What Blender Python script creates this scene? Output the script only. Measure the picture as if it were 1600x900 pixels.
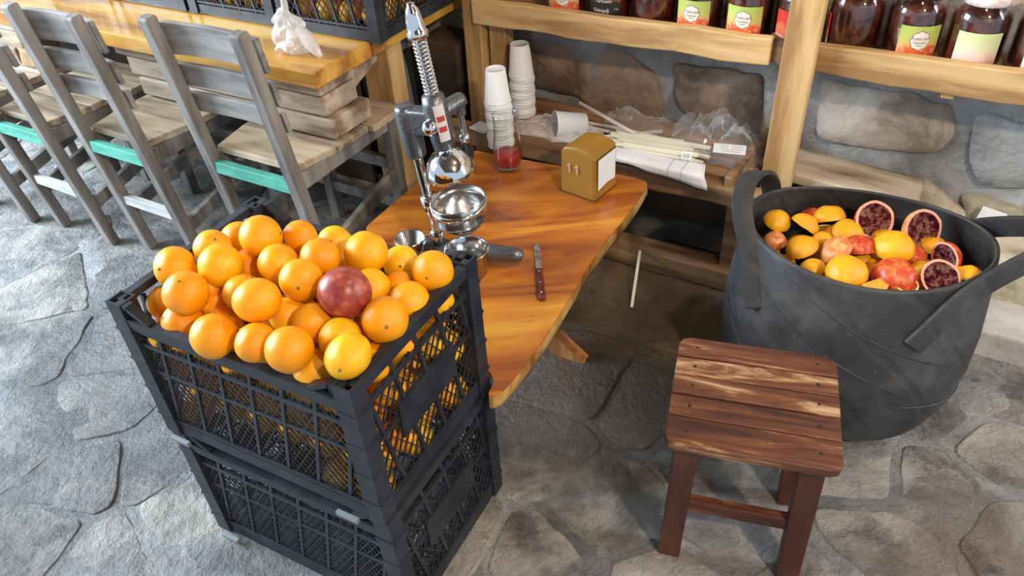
import bpy, bmesh, math, random
from math import sin, cos, pi, radians, sqrt, atan2, hypot
from mathutils import Vector, Matrix, Euler, noise
random.seed(7)
for o in list(bpy.data.objects): bpy.data.objects.remove(o)
scene = bpy.context.scene
COL = scene.collection
V = Vector

# ------------------------------------------------------------------ camera
CAM_H, FPX, PITCH, ROLL = 1.4, 1197.5, radians(38.15), radians(-4.15)
FW = V((0, cos(PITCH), -sin(PITCH)))
_R0 = V((1, 0, 0)); _U0 = _R0.cross(FW)
RT = _R0*cos(ROLL) + _U0*sin(ROLL)
UP = -_R0*sin(ROLL) + _U0*cos(ROLL)
cam = bpy.data.cameras.new('camera')
cam.sensor_fit = 'HORIZONTAL'; cam.sensor_width = 36.0; cam.lens = 36.0*FPX/1600.0
cam.clip_start = 0.02
camo = bpy.data.objects.new('camera', cam); COL.objects.link(camo)
camo.matrix_world = Matrix(((RT.x, UP.x, -FW.x, 0), (RT.y, UP.y, -FW.y, 0), (RT.z, UP.z, -FW.z, CAM_H), (0, 0, 0, 1)))
scene.camera = camo

# ------------------------------------------------------------------ world, lamps, exposure
vs = scene.view_settings
vs.view_transform = 'Standard'; vs.look = 'None'; vs.gamma = 1.0; vs.use_curve_mapping = False
vs.exposure = 0.58
wd = bpy.data.worlds.new('world'); scene.world = wd; wd.use_nodes = True
bg = wd.node_tree.nodes['Background']
bg.inputs['Color'].default_value = (0.66, 0.82, 1.0, 1); bg.inputs['Strength'].default_value = 0.55

def area(name, loc, target, sx, sy, power, color):
    l = bpy.data.lights.new(name, 'AREA'); l.shape = 'RECTANGLE'; l.size = sx; l.size_y = sy
    l.energy = power; l.color = color
    o = bpy.data.objects.new(name, l); COL.objects.link(o); o.location = loc
    o.rotation_euler = (V(target)-V(loc)).to_track_quat('-Z', 'Y').to_euler()
    return o
def bulb(name, loc, power, color, r=0.05):
    l = bpy.data.lights.new(name, 'POINT'); l.energy = power; l.color = color; l.shadow_soft_size = r
    o = bpy.data.objects.new(name, l); COL.objects.link(o); o.location = loc
    return o
area('daylight_doorway', (-4.4, 2.3, 2.1), (-0.8, 1.4, 0.0), 2.6, 2.0, 400, (0.76, 0.89, 1.0))
area('daylight_side', (3.3, 0.6, 1.7), (1.1, 1.5, 0.1), 1.4, 1.4, 75, (0.78, 0.89, 1.0))
bulb('ceiling_bulb_near', (0.95, -0.75, 2.25), 112, (1.0, 0.80, 0.58), 0.06)
bulb('ceiling_bulb_side', (0.75, 0.75, 2.45), 30, (1.0, 0.82, 0.60), 0.06)

# ------------------------------------------------------------------ coordinates: wall frame (s along the wall, n towards it)
WA = radians(-32.28)
WD = V((cos(WA), sin(WA), 0)); ND = V((-sin(WA), cos(WA), 0))
def wp(s, n, z=0.0): return WD*s + ND*n + V((0, 0, z))
def ray(x, y): return FW + RT*((x-800)/FPX) - UP*((y-450)/FPX)
def pz(x, y, z):
    """measured photo point (1600x900) taken on the horizontal plane at height z"""
    d = ray(x, y); return V((0, 0, CAM_H)) + d*((z-CAM_H)/d.z)
def pn(x, y, n):
    """measured photo point taken on the plane parallel to the wall at offset n"""
    d = ray(x, y); t = n/(d.dot(ND)); return V((0, 0, CAM_H)) + d*t

# ------------------------------------------------------------------ materials
MATS = {}
def newmat(name):
    m = bpy.data.materials.new(name); m.use_nodes = True
    nt = m.node_tree; b = nt.nodes['Principled BSDF']
    return m, nt, b
def setb(b, **k):
    names = dict(rough='Roughness', metal='Metallic', trans='Transmission Weight', ior='IOR', coat='Coat Weight',
                 sss='Subsurface Weight', alpha='Alpha', spec='Specular IOR Level', sheen='Sheen Weight')
    for a, v in k.items(): b.inputs[names[a]].default_value = v
def plain(name, col, rough=0.5, **k):
    if name in MATS: return MATS[name]
    m, nt, b = newmat(name); b.inputs['Base Color'].default_value = (*col, 1); setb(b, rough=rough, **k)
    MATS[name] = m; return m
def node(nt, t, **inp):
    n = nt.nodes.new(t)
    for k, v in inp.items():
        if k in n.inputs: n.inputs[k].default_value = v
    return n
def ramp(nt, fac, stops, interp='LINEAR'):
    r = nt.nodes.new('ShaderNodeValToRGB'); r.color_ramp.interpolation = interp
    el = r.color_ramp.elements
    while len(el) < len(stops): el.new(0.5)
    for e, (p, c) in zip(el, stops):
        e.position = p; e.color = (*c, 1) if len(c) == 3 else c
    nt.links.new(fac, r.inputs['Fac']); return r.outputs['Color']
def mix(nt, fac, a, b, mode='MIX'):
    m = nt.nodes.new('ShaderNodeMix'); m.data_type = 'RGBA'; m.blend_type = mode
    for sock, v in ((m.inputs[0], fac), (m.inputs[6], a), (m.inputs[7], b)):
        if isinstance(v, bpy.types.NodeSocket): nt.links.new(v, sock)
        elif isinstance(v, (int, float)): sock.default_value = v
        else: sock.default_value = (*v, 1)
    return m.outputs[2]
def mathn(nt, op, a, b=None, clamp=False):
    m = nt.nodes.new('ShaderNodeMath'); m.operation = op; m.use_clamp = clamp
    for i, v in enumerate((a, b)):
        if v is None: continue
        if isinstance(v, bpy.types.NodeSocket): nt.links.new(v, m.inputs[i])
        else: m.inputs[i].default_value = v
    return m.outputs[0]
def coords(nt, scale=(1, 1, 1), kind='Object', rnd=True):
    tc = nt.nodes.new('ShaderNodeTexCoord'); mp = nt.nodes.new('ShaderNodeMapping')
    src = tc.outputs[kind]
    if kind == 'World':
        pass
    if rnd:
        oi = nt.nodes.new('ShaderNodeObjectInfo')
        va = nt.nodes.new('ShaderNodeVectorMath'); va.operation = 'MULTIPLY_ADD'
        cx = nt.nodes.new('ShaderNodeCombineXYZ')
        for i in range(3): nt.links.new(oi.outputs['Random'], cx.inputs[i])
        nt.links.new(cx.outputs[0], va.inputs[0]); va.inputs[1].default_value = (13.1, 7.7, 5.3)
        nt.links.new(src, va.inputs[2]); src = va.outputs[0]
    nt.links.new(src, mp.inputs['Vector']); mp.inputs['Scale'].default_value = scale
    return mp.outputs[0]
def noisetex(nt, vec, scale, detail=4, rough=0.55, dist=0.0):
    n = nt.nodes.new('ShaderNodeTexNoise'); nt.links.new(vec, n.inputs['Vector'])
    n.inputs['Scale'].default_value = scale; n.inputs['Detail'].default_value = detail
    n.inputs['Roughness'].default_value = rough; n.inputs['Distortion'].default_value = dist
    return n.outputs['Fac']
def ns(nt, vec, scale, detail=4, rough=0.55, dist=0.0):
    """noise stretched to use the whole 0..1 range"""
    f = noisetex(nt, vec, scale, detail, rough, dist)
    mr = nt.nodes.new('ShaderNodeMapRange'); nt.links.new(f, mr.inputs[0]); mr.inputs[1].default_value = 0.30; mr.inputs[2].default_value = 0.70
    return mr.outputs[0]
def bumpn(nt, b, h, strength=0.3, dist=0.01):
    bm = nt.nodes.new('ShaderNodeBump'); bm.inputs['Strength'].default_value = strength
    bm.inputs['Distance'].default_value = dist; nt.links.new(h, bm.inputs['Height'])
    nt.links.new(bm.outputs[0], b.inputs['Normal'])
def noisy(name, stops, scale=8, stretch=(1, 1, 1), rough=0.6, bump=0.2, bscale=None, bdist=0.004, var=0.0, rr=None, dist=0.0, detail=5, **k):
    """procedural material: noise -> colour ramp, bump, optional per-object brightness variation"""
    if name in MATS: return MATS[name]
    m, nt, b = newmat(name)
    vec = coords(nt, stretch)
    f = ns(nt, vec, scale, detail, 0.62, dist)
    col = ramp(nt, f, stops)
    if var:
        oi = nt.nodes.new('ShaderNodeObjectInfo')
        g = mathn(nt, 'MULTIPLY_ADD', oi.outputs['Random'], 2*var); nt.nodes[-1].inputs[2].default_value = 1-var
        cc = nt.nodes.new('ShaderNodeCombineColor')
        for i in range(3): nt.links.new(g, cc.inputs[i])
        col = mix(nt, 1.0, col, cc.outputs[0], 'MULTIPLY')
    nt.links.new(col, b.inputs['Base Color'])
    setb(b, rough=rough, **k)
    f2 = noisetex(nt, vec, bscale or scale*3, 6, 0.65)
    if rr:
        mr = nt.nodes.new('ShaderNodeMapRange'); nt.links.new(f2, mr.inputs[0])
        mr.inputs[1].default_value = 0.3; mr.inputs[2].default_value = 0.7
        mr.inputs[3].default_value = rr[0]; mr.inputs[4].default_value = rr[1]
        nt.links.new(mr.outputs[0], b.inputs['Roughness'])
    if bump: bumpn(nt, b, f2, bump, bdist)
    MATS[name] = m; return m

# ------------------------------------------------------------------ mesh builder
class MB:
    def __init__(s): s.v = []; s.f = []; s.smooth = []
    def add(s, vs, fs, smooth=False, M=None):
        o = len(s.v)
        for p in vs: s.v.append(tuple(M @ V(p)) if M is not None else tuple(p))
        for f in fs: s.f.append(tuple(i+o for i in f)); s.smooth.append(smooth)
        return s
    def box(s, c, d, M=None, taper=1.0):
        x, y, z = (k/2 for k in d); cx, cy, cz = c; t = taper
        vs = [(cx-x, cy-y, cz-z), (cx+x, cy-y, cz-z), (cx+x, cy+y, cz-z), (cx-x, cy+y, cz-z),
              (cx-x*t, cy-y*t, cz+z), (cx+x*t, cy-y*t, cz+z), (cx+x*t, cy+y*t, cz+z), (cx-x*t, cy+y*t, cz+z)]
        return s.add(vs, [(3, 2, 1, 0), (4, 5, 6, 7), (0, 1, 5, 4), (1, 2, 6, 5), (2, 3, 7, 6), (3, 0, 4, 7)], False, M)
    def bar(s, a, b, w, t, side=(0, 0, 1)):
        """rectangular bar from a to b; t along 'side', w across"""
        a, b = V(a), V(b); d = (b-a).normalized(); u = V(side) - d*V(side).dot(d)
        if u.length < 1e-5: u = V((1, 0, 0)) - d*d.x
        u.normalize(); q = d.cross(u)
        vs = [tuple(p + q*(i*w/2) + u*(j*t/2)) for p in (a, b) for i, j in ((-1, -1), (1, -1), (1, 1), (-1, 1))]
        return s.add(vs, [(3, 2, 1, 0), (4, 5, 6, 7), (0, 1, 5, 4), (1, 2, 6, 5), (2, 3, 7, 6), (3, 0, 4, 7)])
    def tube(s, pts, r, seg=8, caps=True, smooth=True):
        pts = [V(p) for p in pts]; n = len(pts)
        rs = r if isinstance(r, (list, tuple)) else [r]*n
        vs = []; up = None
        for i, p in enumerate(pts):
            d = (pts[min(i+1, n-1)]-pts[max(i-1, 0)]).normalized()
            if up is None:
                up = V((0, 0, 1)) if abs(d.z) < 0.9 else V((1, 0, 0))
            u = (up - d*up.dot(d)).normalized(); up = u; w = d.cross(u)
            for k in range(seg):
                a = 2*pi*k/seg; vs.append(tuple(p + (u*cos(a)+w*sin(a))*rs[i]))
        fs = [(i*seg+k, i*seg+(k+1) % seg, (i+1)*seg+(k+1) % seg, (i+1)*seg+k) for i in range(n-1) for k in range(seg)]
        s.add(vs, fs, smooth)
        if caps:
            s.add(vs[:seg], [tuple(range(seg))[::-1]]); s.add(vs[-seg:], [tuple(range(seg))])
        return s
    def lathe(s, prof, seg=24, M=None, smooth=True, a0=0.0, a1=2*pi):
        """prof: (r, z) pairs; closed turn unless a0/a1 given"""
        full = abs(a1-a0-2*pi) < 1e-6; cols = seg if full else seg+1
        vs = []; n = len(prof)
        for k in range(cols):
            a = a0+(a1-a0)*k/seg
            for r, z in prof: vs.append((r*cos(a), r*sin(a), z))
        fs = []
        for k in range(seg):
            k2 = (k+1) % cols
            for i in range(n-1):
                q = []
                for kk, ii in ((k, i), (k2, i), (k2, i+1), (k, i+1)):
                    q.append(ii if prof[ii][0] < 1e-6 else kk*n+ii)
                if prof[i][0] < 1e-6: q = [q[0], q[2], q[3]]
                elif prof[i+1][0] < 1e-6: q = [q[0], q[1], q[2]]
                fs.append(tuple(q))
        return s.add(vs, fs, smooth, M)
    def prism(s, poly, z0, z1, M=None):
        n = len(poly)
        vs = [(x, y, z0) for x, y in poly] + [(x, y, z1) for x, y in poly]
        fs = [tuple(range(n))[::-1], tuple(range(n, 2*n))] + [(i, (i+1) % n, n+(i+1) % n, n+i) for i in range(n)]
        return s.add(vs, fs, False, M)
    def ribbon(s, pts, sides, w, t):
        """strap swept along pts; sides = width direction per point"""
        pts = [V(p) for p in pts]; n = len(pts); vs = []
        for i, p in enumerate(pts):
            d = (pts[min(i+1, n-1)]-pts[max(i-1, 0)]).normalized()
            q = V(sides[i]); q = (q-d*q.dot(d)).normalized(); u = d.cross(q)
            ww = w[i] if isinstance(w, (list, tuple)) else w
            for a, b in ((-1, -1), (1, -1), (1, 1), (-1, 1)): vs.append(tuple(p+q*(a*ww/2)+u*(b*t/2)))
        fs = [(i*4+k, i*4+(k+1) % 4, i*4+4+(k+1) % 4, i*4+4+k) for i in range(n-1) for k in range(4)]
        fs += [(3, 2, 1, 0), tuple(range(4*n-4, 4*n))]
        return s.add(vs, fs, True)
    def mesh(s, name):
        me = bpy.data.meshes.new(name); me.from_pydata(s.v, [], s.f)
        bm = bmesh.new(); bm.from_mesh(me)
        bmesh.ops.recalc_face_normals(bm, faces=bm.faces); bm.to_mesh(me); bm.free()
        if len(me.polygons) == len(s.smooth): me.polygons.foreach_set('use_smooth', s.smooth)
        me.update(); return me
    def build(s, name, mat, parent=None, bevel=0.0, seg=2, subd=0):
        me = s.mesh(name); me.materials.append(mat)
        return link(name, me, parent, bevel, seg, subd)
def link(name, me, parent=None, bevel=0.0, seg=2, subd=0):
    o = bpy.data.objects.new(name, me); COL.objects.link(o)
    if parent is not None: o.parent = parent
    if bevel:
        b = o.modifiers.new('bevel', 'BEVEL'); b.width = bevel; b.segments = seg; b.limit_method = 'ANGLE'; b.angle_limit = radians(35)
    if subd:
        q = o.modifiers.new('subd', 'SUBSURF'); q.levels = subd; q.render_levels = subd
    return o
def empty(name, loc=(0, 0, 0), rz=0.0):
    o = bpy.data.objects.new(name, None); COL.objects.link(o); o.location = loc; o.rotation_euler = (0, 0, rz)
    o.empty_display_size = 0.05; return o
def tag(o, label, cat, group=None):
    o['label'] = label; o['category'] = cat
    if group: o['group'] = group
    return o
def struct(o): o['kind'] = 'structure'; return o
def copy_tree(o, parent=None):
    c = o.copy(); COL.objects.link(c); c.parent = parent
    for ch in list(o.children): copy_tree(ch, c)
    return c
def rotM(rx=0, ry=0, rz=0, loc=(0, 0, 0)):
    return Matrix.Translation(loc) @ Euler((rx, ry, rz)).to_matrix().to_4x4()
def text_verts(txt, size):
    cu = bpy.data.curves.new('t', 'FONT'); cu.body = txt; cu.size = size; cu.align_x = 'CENTER'; cu.align_y = 'CENTER'
    cu.resolution_u = 2
    o = bpy.data.objects.new('t', cu); COL.objects.link(o)
    me = o.to_mesh(); vs = [tuple(v.co) for v in me.vertices]; fs = [tuple(p.vertices) for p in me.polygons]
    o.to_mesh_clear(); bpy.data.objects.remove(o); bpy.data.curves.remove(cu)
    return vs, fs
def chaikin(pts, it=2, closed=False):
    pts = [V(p) for p in pts]
    for _ in range(it):
        q = [] if closed else [pts[0]]
        n = len(pts)
        for i in range(n if closed else n-1):
            a, b = pts[i], pts[(i+1) % n]
            q += [a*0.75+b*0.25, a*0.25+b*0.75]
        if not closed: q.append(pts[-1])
        pts = q
    return pts
def uvsphere(r, seg=16, rings=10, sq=1.0):
    prof = [(max(0.0, r*sin(pi*i/rings)), -r*sq*cos(pi*i/rings)) for i in range(rings+1)]
    prof[0] = (0, prof[0][1]); prof[-1] = (0, prof[-1][1])
    return prof

# ------------------------------------------------------------------ palette
WOOD_PALE = noisy('pale_pine', [(0.25, (0.36, 0.20, 0.075)), (0.5, (0.56, 0.35, 0.145)), (0.75, (0.66, 0.45, 0.21))], 5, (0.35, 3, 3), 0.6, 0.25, 30, var=0.12)
WOOD_PALEV = noisy('pale_pine_upright', [(0.25, (0.36, 0.20, 0.075)), (0.5, (0.56, 0.35, 0.145)), (0.75, (0.66, 0.45, 0.21))], 5, (3, 3, 0.35), 0.6, 0.25, 30, var=0.12)
WOOD_GREY = noisy('weathered_grey_wood', [(0.15, (0.11, 0.098, 0.088)), (0.5, (0.215, 0.195, 0.178)), (0.85, (0.32, 0.30, 0.28))], 6, (2.5, 2.5, 0.35), 0.7, 0.25, 30, var=0.15)
WOOD_GREYX = noisy('weathered_grey_board', [(0.15, (0.15, 0.138, 0.128)), (0.5, (0.29, 0.272, 0.255)), (0.85, (0.42, 0.40, 0.385))], 6, (0.35, 2.5, 2.5), 0.7, 0.25, 30, var=0.15)
WOOD_SEAT = noisy('worn_seat_wood', [(0.25, (0.24, 0.18, 0.12)), (0.5, (0.45, 0.35, 0.235)), (0.8, (0.58, 0.48, 0.34))], 6, (0.35, 3, 2.5), 0.65, 0.25, 30, var=0.12)
GREEN = noisy('green_paint', [(0.3, (0.06, 0.30, 0.22)), (0.7, (0.10, 0.42, 0.32))], 10, (1, 4, 4), 0.55, 0.2, var=0.05)
WHITEPAINT = noisy('white_paint_worn', [(0.3, (0.42, 0.42, 0.42)), (0.7, (0.6, 0.6, 0.6))], 8, (0.5, 3, 3), 0.6, 0.2)
WOOD_TIMBER = noisy('rough_timber', [(0.2, (0.20, 0.14, 0.09)), (0.45, (0.42, 0.33, 0.24)), (0.8, (0.58, 0.49, 0.38))], 4, (0.5, 3, 3), 0.7, 0.3, 25, var=0.12)
WOOD_LACQ = noisy('lacquered_orange_top', [(0.25, (0.28, 0.11, 0.02)), (0.5, (0.58, 0.28, 0.04)), (0.8, (0.72, 0.42, 0.08))], 3.0, (0.4, 2.5, 2.5), 0.28, 0.1, 20, var=0.06, coat=0.3)
WOOD_OLD = noisy('old_brown_board', [(0.2, (0.10, 0.05, 0.025)), (0.5, (0.24, 0.125, 0.06)), (0.8, (0.38, 0.23, 0.12))], 5, (0.4, 3, 3), 0.7, 0.35, 28, var=0.15)
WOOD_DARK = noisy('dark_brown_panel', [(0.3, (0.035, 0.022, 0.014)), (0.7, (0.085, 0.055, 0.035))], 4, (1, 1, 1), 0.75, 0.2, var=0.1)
BLACKPL = noisy('black_crate_plastic', [(0.3, (0.012, 0.015, 0.022)), (0.7, (0.023, 0.028, 0.039))], 12, (1, 1, 1), 0.42, 0.06, rr=(0.34, 0.55))
CLIPGREY = plain('grey_plastic_tab', (0.20, 0.23, 0.25), 0.45)
CHROME = plain('chrome', (0.80, 0.80, 0.81), 0.09, metal=1.0)
STEEL = plain('polished_steel', (0.62, 0.62, 0.62), 0.16, metal=1.0)
STEELD = plain('dull_steel', (0.36, 0.37, 0.39), 0.33, metal=1.0)
HOLE = plain('dark_hole', (0.01, 0.01, 0.01), 0.8)
WHITE = plain('white_paper', (0.80, 0.81, 0.82), 0.55)
CREAM = plain('cream_paper', (0.84, 0.80, 0.64), 0.6)
RUBBER = None
def hammertone():
    m, nt, b = newmat('hammertone_grey')
    vec = coords(nt); vo = nt.nodes.new('ShaderNodeTexVoronoi'); nt.links.new(vec, vo.inputs['Vector']); vo.inputs['Scale'].default_value = 420
    col = ramp(nt, vo.outputs['Distance'], [(0.1, (0.30, 0.31, 0.33)), (0.7, (0.10, 0.105, 0.115))])
    nt.links.new(col, b.inputs['Base Color']); setb(b, rough=0.32, metal=0.75); bumpn(nt, b, vo.outputs['Distance'], 0.35, 0.001)
    return m
HAMMER = hammertone()
def rubber():
    m, nt, b = newmat('black_rubber')
    vec = coords(nt)
    f = ns(nt, vec, 7, 7, 0.65)
    col = ramp(nt, f, [(0.2, (0.022, 0.022, 0.023)), (0.6, (0.042, 0.042, 0.044)), (0.9, (0.075, 0.073, 0.072))])
    f3 = noisetex(nt, vec, 60, 5, 0.7)
    sp = ramp(nt, f3, [(0.66, (0, 0, 0)), (0.74, (1, 1, 1))])
    col = mix(nt, sp, col, (0.16, 0.15, 0.14))
    nt.links.new(col, b.inputs['Base Color']); setb(b, rough=0.58)
    w = nt.nodes.new('ShaderNodeTexWave'); nt.links.new(vec, w.inputs['Vector']); w.bands_direction = 'DIAGONAL'
    w.inputs['Scale'].default_value = 3.2; w.inputs['Distortion'].default_value = 3.0; w.inputs['Detail'].default_value = 2
    g = ramp(nt, w.outputs['Fac'], [(0.0, (0, 0, 0)), (0.08, (1, 1, 1))])
    h = mathn(nt, 'MULTIPLY_ADD', f3, 0.35); nt.links.new(g, nt.nodes[-1].inputs[2])
    bumpn(nt, b, h, 0.35, 0.004)
    return m
RUBBER = rubber()
def orange_mat(name, stops):
    m, nt, b = newmat(name)
    oi = nt.nodes.new('ShaderNodeObjectInfo'); col = ramp(nt, oi.outputs['Random'], stops)
    vec = coords(nt); f = noisetex(nt, vec, 2.2, 3)
    col2 = mix(nt, ramp(nt, f, [(0.35, (0, 0, 0)), (0.75, (0.55, 0.55, 0.55))]), col, (0.84, 0.25, 0.003))
    f2 = noisetex(nt, vec, 42, 2, 0.5)
    sp = ramp(nt, noisetex(nt, vec, 12, 3, 0.5), [(0.72, (0, 0, 0)), (0.76, (0.5, 0.5, 0.5))])
    col2 = mix(nt, sp, col2, (0.36, 0.10, 0.01))
    nt.links.new(col2, b.inputs['Base Color']); setb(b, rough=0.33, spec=0.45)
    bumpn(nt, b, f2, 0.16, 0.03)
    return m
ORANGE = orange_mat('orange_peel', [(0.0, (0.86, 0.30, 0.002)), (0.45, (0.88, 0.39, 0.003)), (0.8, (0.89, 0.48, 0.005)), (1.0, (0.90, 0.56, 0.010))])
PEELY = orange_mat('squeezed_peel', [(0.0, (0.88, 0.36, 0.012)), (0.5, (0.90, 0.45, 0.015)), (1.0, (0.88, 0.50, 0.02))])
POM = noisy('pomegranate_rind', [(0.1, (0.20, 0.022, 0.022)), (0.5, (0.30, 0.045, 0.035)), (0.9, (0.44, 0.13, 0.075))], 2.2, (1, 1, 1), 0.34, 0.05, 60, var=0.1, detail=6)
POMRED = noisy('pomegranate_rind_bright', [(0.25, (0.44, 0.035, 0.015)), (0.55, (0.60, 0.075, 0.02)), (0.85, (0.72, 0.20, 0.05))], 2.5, (1, 1, 1), 0.33, 0.08, 60, var=0.1)
POMPALE = noisy('pomegranate_rind_pale', [(0.25, (0.62, 0.18, 0.05)), (0.55, (0.74, 0.30, 0.10)), (0.85, (0.80, 0.42, 0.18))], 2.5, (1, 1, 1), 0.35, 0.08, 60)
POMIN = noisy('pomegranate_inside', [(0.15, (0.09, 0.004, 0.015)), (0.42, (0.30, 0.02, 0.045)), (0.60, (0.62, 0.28, 0.22)), (0.8, (0.75, 0.45, 0.34))], 3.2, (1, 1, 1), 0.3, 0.8, 9, 0.25)
PITHPINK = plain('pomegranate_pith', (0.74, 0.36, 0.26), 0.5)
PULP = noisy('orange_pulp', [(0.3, (0.80, 0.36, 0.02)), (0.7, (0.85, 0.52, 0.08))], 5, (1, 1, 1), 0.4, 0.5, 14, 0.1)
PITH = plain('orange_pith', (0.86, 0.66, 0.26), 0.55)
NAVEL = plain('orange_stem_button', (0.20, 0.14, 0.035), 0.7)
def glass(name, col=(1, 1, 1), rough=0.02):
    """thin-walled glass: clear, with reflections that grow towards grazing angles"""
    m, nt, b = newmat(name); out = nt.nodes['Material Output']; nt.nodes.remove(b)
    tr = nt.nodes.new('ShaderNodeBsdfTransparent'); tr.inputs[0].default_value = (*col, 1)
    gl = nt.nodes.new('ShaderNodeBsdfGlossy'); gl.inputs['Roughness'].default_value = rough
    lw = nt.nodes.new('ShaderNodeLayerWeight'); lw.inputs[0].default_value = 0.5
    fa = mathn(nt, 'MULTIPLY_ADD', mathn(nt, 'POWER', lw.outputs['Facing'], 3.0), 0.8); nt.nodes[-1].inputs[2].default_value = 0.07
    ms = nt.nodes.new('ShaderNodeMixShader'); nt.links.new(fa, ms.inputs[0])
    nt.links.new(tr.outputs[0], ms.inputs[1]); nt.links.new(gl.outputs[0], ms.inputs[2]); nt.links.new(ms.outputs[0], out.inputs['Surface'])
    return m
GLASS = glass('clear_glass', (0.97, 0.985, 0.98))
def film(name, col, fac, rough=0.12):
    """thin plastic film: mostly see-through with a glossy, slightly milky surface"""
    m, nt, b = newmat(name); out = nt.nodes['Material Output']
    b.inputs['Base Color'].default_value = (*col, 1); setb(b, rough=rough, spec=0.9)
    tr = nt.nodes.new('ShaderNodeBsdfTransparent'); ms = nt.nodes.new('ShaderNodeMixShader')
    ms.inputs[0].default_value = fac
    nt.links.new(tr.outputs[0], ms.inputs[1]); nt.links.new(b.outputs[0], ms.inputs[2]); nt.links.new(ms.outputs[0], out.inputs['Surface'])
    return m
FILM = film('clear_plastic_film', (0.75, 0.78, 0.8), 0.15, 0.06)
MILKY = film('milky_plastic_film', (0.84, 0.80, 0.78), 0.55, 0.25)

# ------------------------------------------------------------------ floor: cement bed with flagstones
def world_stains_shade(nt, col, b, base_rough=(0.35, 0.75), wet=True):
    """stains that lie on the paving: dark spill, brown dirt by the shelf, wet sheen at the left; also a painted brown shadow at the front right"""
    geo = nt.nodes.new('ShaderNodeNewGeometry'); pos = geo.outputs['Position']
    n1 = noisetex(nt, pos, 4.5, 5, 0.65); n2 = noisetex(nt, pos, 16, 5, 0.65)
    def blob(c, r, soft=0.6, amp=0.5):
        d = nt.nodes.new('ShaderNodeVectorMath'); d.operation = 'DISTANCE'; nt.links.new(pos, d.inputs[0]); d.inputs[1].default_value = (*c, 0)
        k = mathn(nt, 'DIVIDE', d.outputs['Value'], r)
        k = mathn(nt, 'ADD', k, mathn(nt, 'MULTIPLY', mathn(nt, 'SUBTRACT', n1, 0.5), amp*4))
        mr = nt.nodes.new('ShaderNodeMapRange'); nt.links.new(k, mr.inputs[0])
        mr.inputs[1].default_value = 1.0; mr.inputs[2].default_value = 1.0-soft; mr.inputs[3].default_value = 0; mr.inputs[4].default_value = 1
        return mr.outputs[0]
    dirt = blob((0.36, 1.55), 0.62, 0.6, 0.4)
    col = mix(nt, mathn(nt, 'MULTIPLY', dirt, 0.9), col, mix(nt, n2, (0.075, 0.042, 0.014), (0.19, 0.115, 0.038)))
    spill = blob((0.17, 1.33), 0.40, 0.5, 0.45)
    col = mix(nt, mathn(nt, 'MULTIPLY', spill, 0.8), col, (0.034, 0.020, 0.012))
    front_shade = blob((0.85, 0.86), 0.20, 0.5, 0.6)  # brownish shadow at the front right, painted into the floor colour
    col = mix(nt, mathn(nt, 'MULTIPLY', front_shade, 0.55), col, (0.12, 0.075, 0.045))
    spots = ramp(nt, noisetex(nt, pos, 13, 3, 0.5), [(0.66, (0, 0, 0)), (0.72, (0.75, 0.75, 0.75))])
    col = mix(nt, spots, col, (0.07, 0.065, 0.06))
    wetm = blob((-1.0, 1.5), 0.55, 0.5, 0.55)
    wet2 = blob((-1.15, 0.95), 0.40, 0.5, 0.6)
    wm = mathn(nt, 'MAXIMUM', wetm, mathn(nt, 'MULTIPLY', wet2, 0.75))
    wm = mathn(nt, 'MAXIMUM', wm, mathn(nt, 'MULTIPLY', spill, 0.22))
    col = mix(nt, mathn(nt, 'MULTIPLY', wm, 0.6), col, (0.075, 0.08, 0.085))
    mr = nt.nodes.new('ShaderNodeMapRange'); nt.links.new(wm, mr.inputs[0])
    mr.inputs[3].default_value = base_rough[1]; mr.inputs[4].default_value = 0.08
    r = mathn(nt, 'ADD', mr.outputs[0], mathn(nt, 'MULTIPLY', mathn(nt, 'SUBTRACT', n2, 0.5), 0.3), True)
    nt.links.new(r, b.inputs['Roughness'])
    return col
def paving(name, stops, scale, var, bump):
    m, nt, b = newmat(name); vec = coords(nt)
    f = ns(nt, vec, scale, 9, 0.68, 0.4)
    col = ramp(nt, f, stops)
    if var:
        oi = nt.nodes.new('ShaderNodeObjectInfo')
        col = mix(nt, 1.0, col, ramp(nt, oi.outputs['Random'], [(0, (0.70, 0.70, 0.72)), (0.5, (0.95, 0.94, 0.92)), (1, (1.15, 1.12, 1.05))]), 'MULTIPLY')
    col = world_stains_shade(nt, col, b, (0.3, 0.62))
    nt.links.new(col, b.inputs['Base Color'])
    h = mathn(nt, 'ADD', noisetex(nt, vec, 11, 7, 0.72), mathn(nt, 'MULTIPLY', noisetex(nt, vec, 60, 5, 0.7), 0.4))
    bumpn(nt, b, h, bump, 0.03); setb(b, spec=0.5)
    return m
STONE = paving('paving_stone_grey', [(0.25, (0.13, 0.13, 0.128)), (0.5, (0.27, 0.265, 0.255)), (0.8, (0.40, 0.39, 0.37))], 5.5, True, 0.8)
CEMENT = paving('cement_bed', [(0.25, (0.12, 0.123, 0.125)), (0.5, (0.24, 0.243, 0.245)), (0.8, (0.37, 0.375, 0.38))], 4.0, False, 0.8)

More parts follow.
